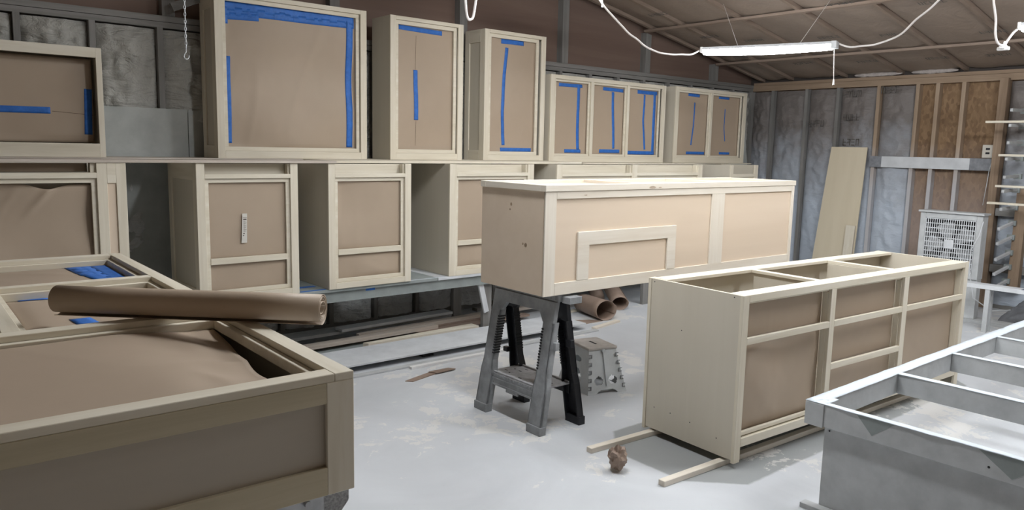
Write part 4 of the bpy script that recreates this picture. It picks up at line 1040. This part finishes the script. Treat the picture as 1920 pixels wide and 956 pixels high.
# ------------------------------------------------------------------ lights, cords, chain
def shop_light(label, a, b, pull=True, chains=True, lamp=None):
    a, b = Vector(a), Vector(b); d = (b - a); L = d.length
    t = thing('shop_light', label, 'light', tuple(a), math.atan2(d.y, d.x), 'hanging tube shop lights')
    t.rotation_euler = (0, -math.asin(d.z / L), math.atan2(d.y, d.x))
    m = MB(); m.prism([(0.0, -0.055, 0.012), (0.0, 0.055, 0.012), (0.0, 0.045, 0.034), (0.0, -0.045, 0.034)], (L, 0, 0)); m.build('housing', GREYL, t, False, 0.001)
    m = MB(); N_ = 8
    for k in range(N_):
        xa, xb = 0.02 + (L - 0.06) * k / N_, 0.02 + (L - 0.06) * (k + 1) / N_
        ga, gb = -0.028 - 0.016 * math.sin(math.pi * k / N_), -0.028 - 0.016 * math.sin(math.pi * (k + 1) / N_)
        m.hexa([(xa, -0.034, ga), (xb, -0.034, gb), (xb, 0.034, gb), (xa, 0.034, ga), (xa, -0.048, 0.0115), (xb, -0.048, 0.0115), (xb, 0.048, 0.0115), (xa, 0.048, 0.0115)])
    bmesh.ops.remove_doubles(m.b, verts=m.b.verts, dist=1e-5)
    m.build('light_tube', lamp or LAMP, t)
    bx('end_cap', WHITE, t, -0.004, -0.057, -0.012, 0.019, 0.057, 0.036); bx('end_cap', GREYL, t, L - 0.038, -0.057, -0.02, L + 0.004, 0.057, 0.036)
    if pull:
        MB().tube([(L - 0.02, 0, -0.02), (L - 0.005, 0.004, -0.27)], 0.003, 6).build('pull_cord', CORDW, t)
        MB().tube([(L - 0.005, 0.004, -0.27), (L - 0.004, 0.004, -0.315)], [0.006, 0.009], 8).build('pull_knob', WHITE, t)
    if chains:
        M = Matrix.Translation(a) @ t.rotation_euler.to_matrix().to_4x4()
        Mi = M.inverted()
        for f, dx, dy in ((0.28, 0.62, 0.62), (0.74, 0.66, 0.10)):
            p = a.lerp(b, f) + Vector((0, 0, 0.035)); q = Vector((p.x + dx, p.y + dy, 0)); q.z = zc(q.x) - 0.01
            MB().tube([Mi @ p, Mi @ q], 0.0025, 5).build('hanging_wire', CORDW, t)
    return t
shop_light('lit tube shop light hanging near the back right corner', (5.90, 4.42, 2.50), (6.24, 3.33, 2.495))
shop_light('lit tube shop light cut off by the right picture edge', (6.62, 2.13, 2.56), (6.72, 0.93, 2.56), False)
shop_light('lit tube shop light above the island cabinet', (3.75, 4.55, 2.95), (3.95, 3.35, 2.95), False)
shop_light('lit tube shop light above the floor cabinet', (3.95, 2.9, 2.72), (4.15, 1.7, 2.72), False)
shop_light('unseen tube light added to brighten the foreground cabinet', (2.35, 3.2, 3.1), (2.55, 2.0, 3.1), False, True, LAMPB)  # out of view, added to lift the foreground cabinet and the left row
shop_light('lit tube shop light above the camera side of the shop', (4.7, 1.55, 2.9), (4.9, 0.35, 2.9), False, True, LAMPB)
shop_light('unseen tube light added at the camera corner to brighten the fronts', (7.0, -0.9, 2.6), (7.2, -2.1, 2.6), False)  # out of view, added as extra light from the camera side

def cord(label, pts, r=0.008, sub=8, jit=0.012, name='power_cord', seed=1):
    P = [Vector(p) for p in pts]; out = []
    for i in range(len(P) - 1):
        p0 = P[max(i - 1, 0)]; p1 = P[i]; p2 = P[i + 1]; p3 = P[min(i + 2, len(P) - 1)]
        for k in range(sub):
            t_ = k / sub
            q = 0.5 * ((2 * p1) + (-p0 + p2) * t_ + (2 * p0 - 5 * p1 + 4 * p2 - p3) * t_ ** 2 + (-p0 + 3 * p1 - 3 * p2 + p3) * t_ ** 3)
            out.append(q + Vector((0, 0, jit * noise.noise(q * 6 + Vector((seed, 0, 0))))))
    out.append(P[-1])
    return tag(MB().tube(out, r, 8).build(name, CORDW, None, True), label, 'cord', 'white cords feeding the shop lights')
cord('white cord drooping to the left end of the visible light', [(3.96, 4.2, 2.93), (4.30, 4.2, 2.73), (4.39, 4.2, 2.67), (4.78, 4.3, 2.53), (5.10, 4.36, 2.45), (5.449, 4.4, 2.43), (5.70, 4.41, 2.46), (5.895, 4.425, 2.51)])
cord('white cord rising right from the visible light', [(6.248, 3.318, 2.515), (6.27, 3.26, 2.49), (6.30, 3.2, 2.482), (6.34, 3.05, 2.50), (6.34, 2.9, 2.535), (6.22, 2.7, 2.64), (6.085, 2.5, 2.735), (5.9, 2.2, 2.95)])
cord('white cord dropping to a plug beside the right-edge light', [(6.23, 2.2, 2.90), (6.264, 2.2, 2.721), (6.34, 2.2, 2.60), (6.36, 2.2, 2.50), (6.41, 2.2, 2.445), (6.50, 2.2, 2.435)], 0.008)
cord('short white cord from plug up to the right-edge light', [(6.56, 2.2, 2.43), (6.575, 2.19, 2.47), (6.60, 2.16, 2.53), (6.615, 2.135, 2.56)], 0.009)
t = thing('cord_plug', 'white three-way plug joining cords beside the right-edge light', 'plug', (6.50, 2.2, 2.42))
bx('plug_body', WHITE, t, -0.005, -0.015, -0.012, 0.09, 0.015, 0.018, 0.005); bx('plug_tip', WHITE, t, 0.03, -0.04, -0.022, 0.062, 0.04, 0.004, 0.005)
MB().tube([(0.05, 0, 0.018), (0.062, 0, 0.04)], 0.01, 8).build('strain_relief', WHITE, t)
cord('small white cord loop at the top edge', [(3.15, 4.3, 2.62), (3.165, 4.3, 2.50), (3.18, 4.3, 2.455), (3.20, 4.3, 2.45), (3.225, 4.3, 2.48), (3.25, 4.3, 2.62)], 0.009, 8, 0, 'power_cord', 4)
tag(MB().tube([(4.36, 4.2, 2.95), (4.355, 4.2, 2.72), (4.357, 4.2, 2.665)], [0.003, 0.004, 0.009], 8).build('pull_switch', WHITE, None, True), 'white pull switch hanging at top beside the drooping cord', 'switch')
# chain with hook at upper left
t = thing('hook_chain', 'pale link chain with open hook hanging at upper left', 'chain', (1.255, 4.0, 0))
zt = zc(1.255) - 0.01; z = 2.06; k = 0
while z < 2.62:
    pts = []
    for i in range(9):
        a = 2 * math.pi * i / 8; lx, lz = 0.0045 * math.cos(a), 0.011 * math.sin(a)
        pts.append((lx, 0, z + lz) if k % 2 else (0, lx, z + lz))
    MB().tube(pts, 0.0017, 5, False).build('chain_link', METAL if 0 else GREYL, t, True)
    z += 0.017; k += 1
MB().tube([(0, 0, 2.62), (0, 0, zt)], 0.003, 6).build('chain_cord', GREYL, t)
MB().tube([(0, 0, 2.050), (0, 0, 2.036), (-0.008, 0, 2.024), (-0.011, 0, 2.012), (-0.006, 0, 2.002), (0.006, 0, 2.002), (0.012, 0, 2.010), (0.013, 0, 2.020)], 0.0022, 6).build('hook', GREYL, t, True)
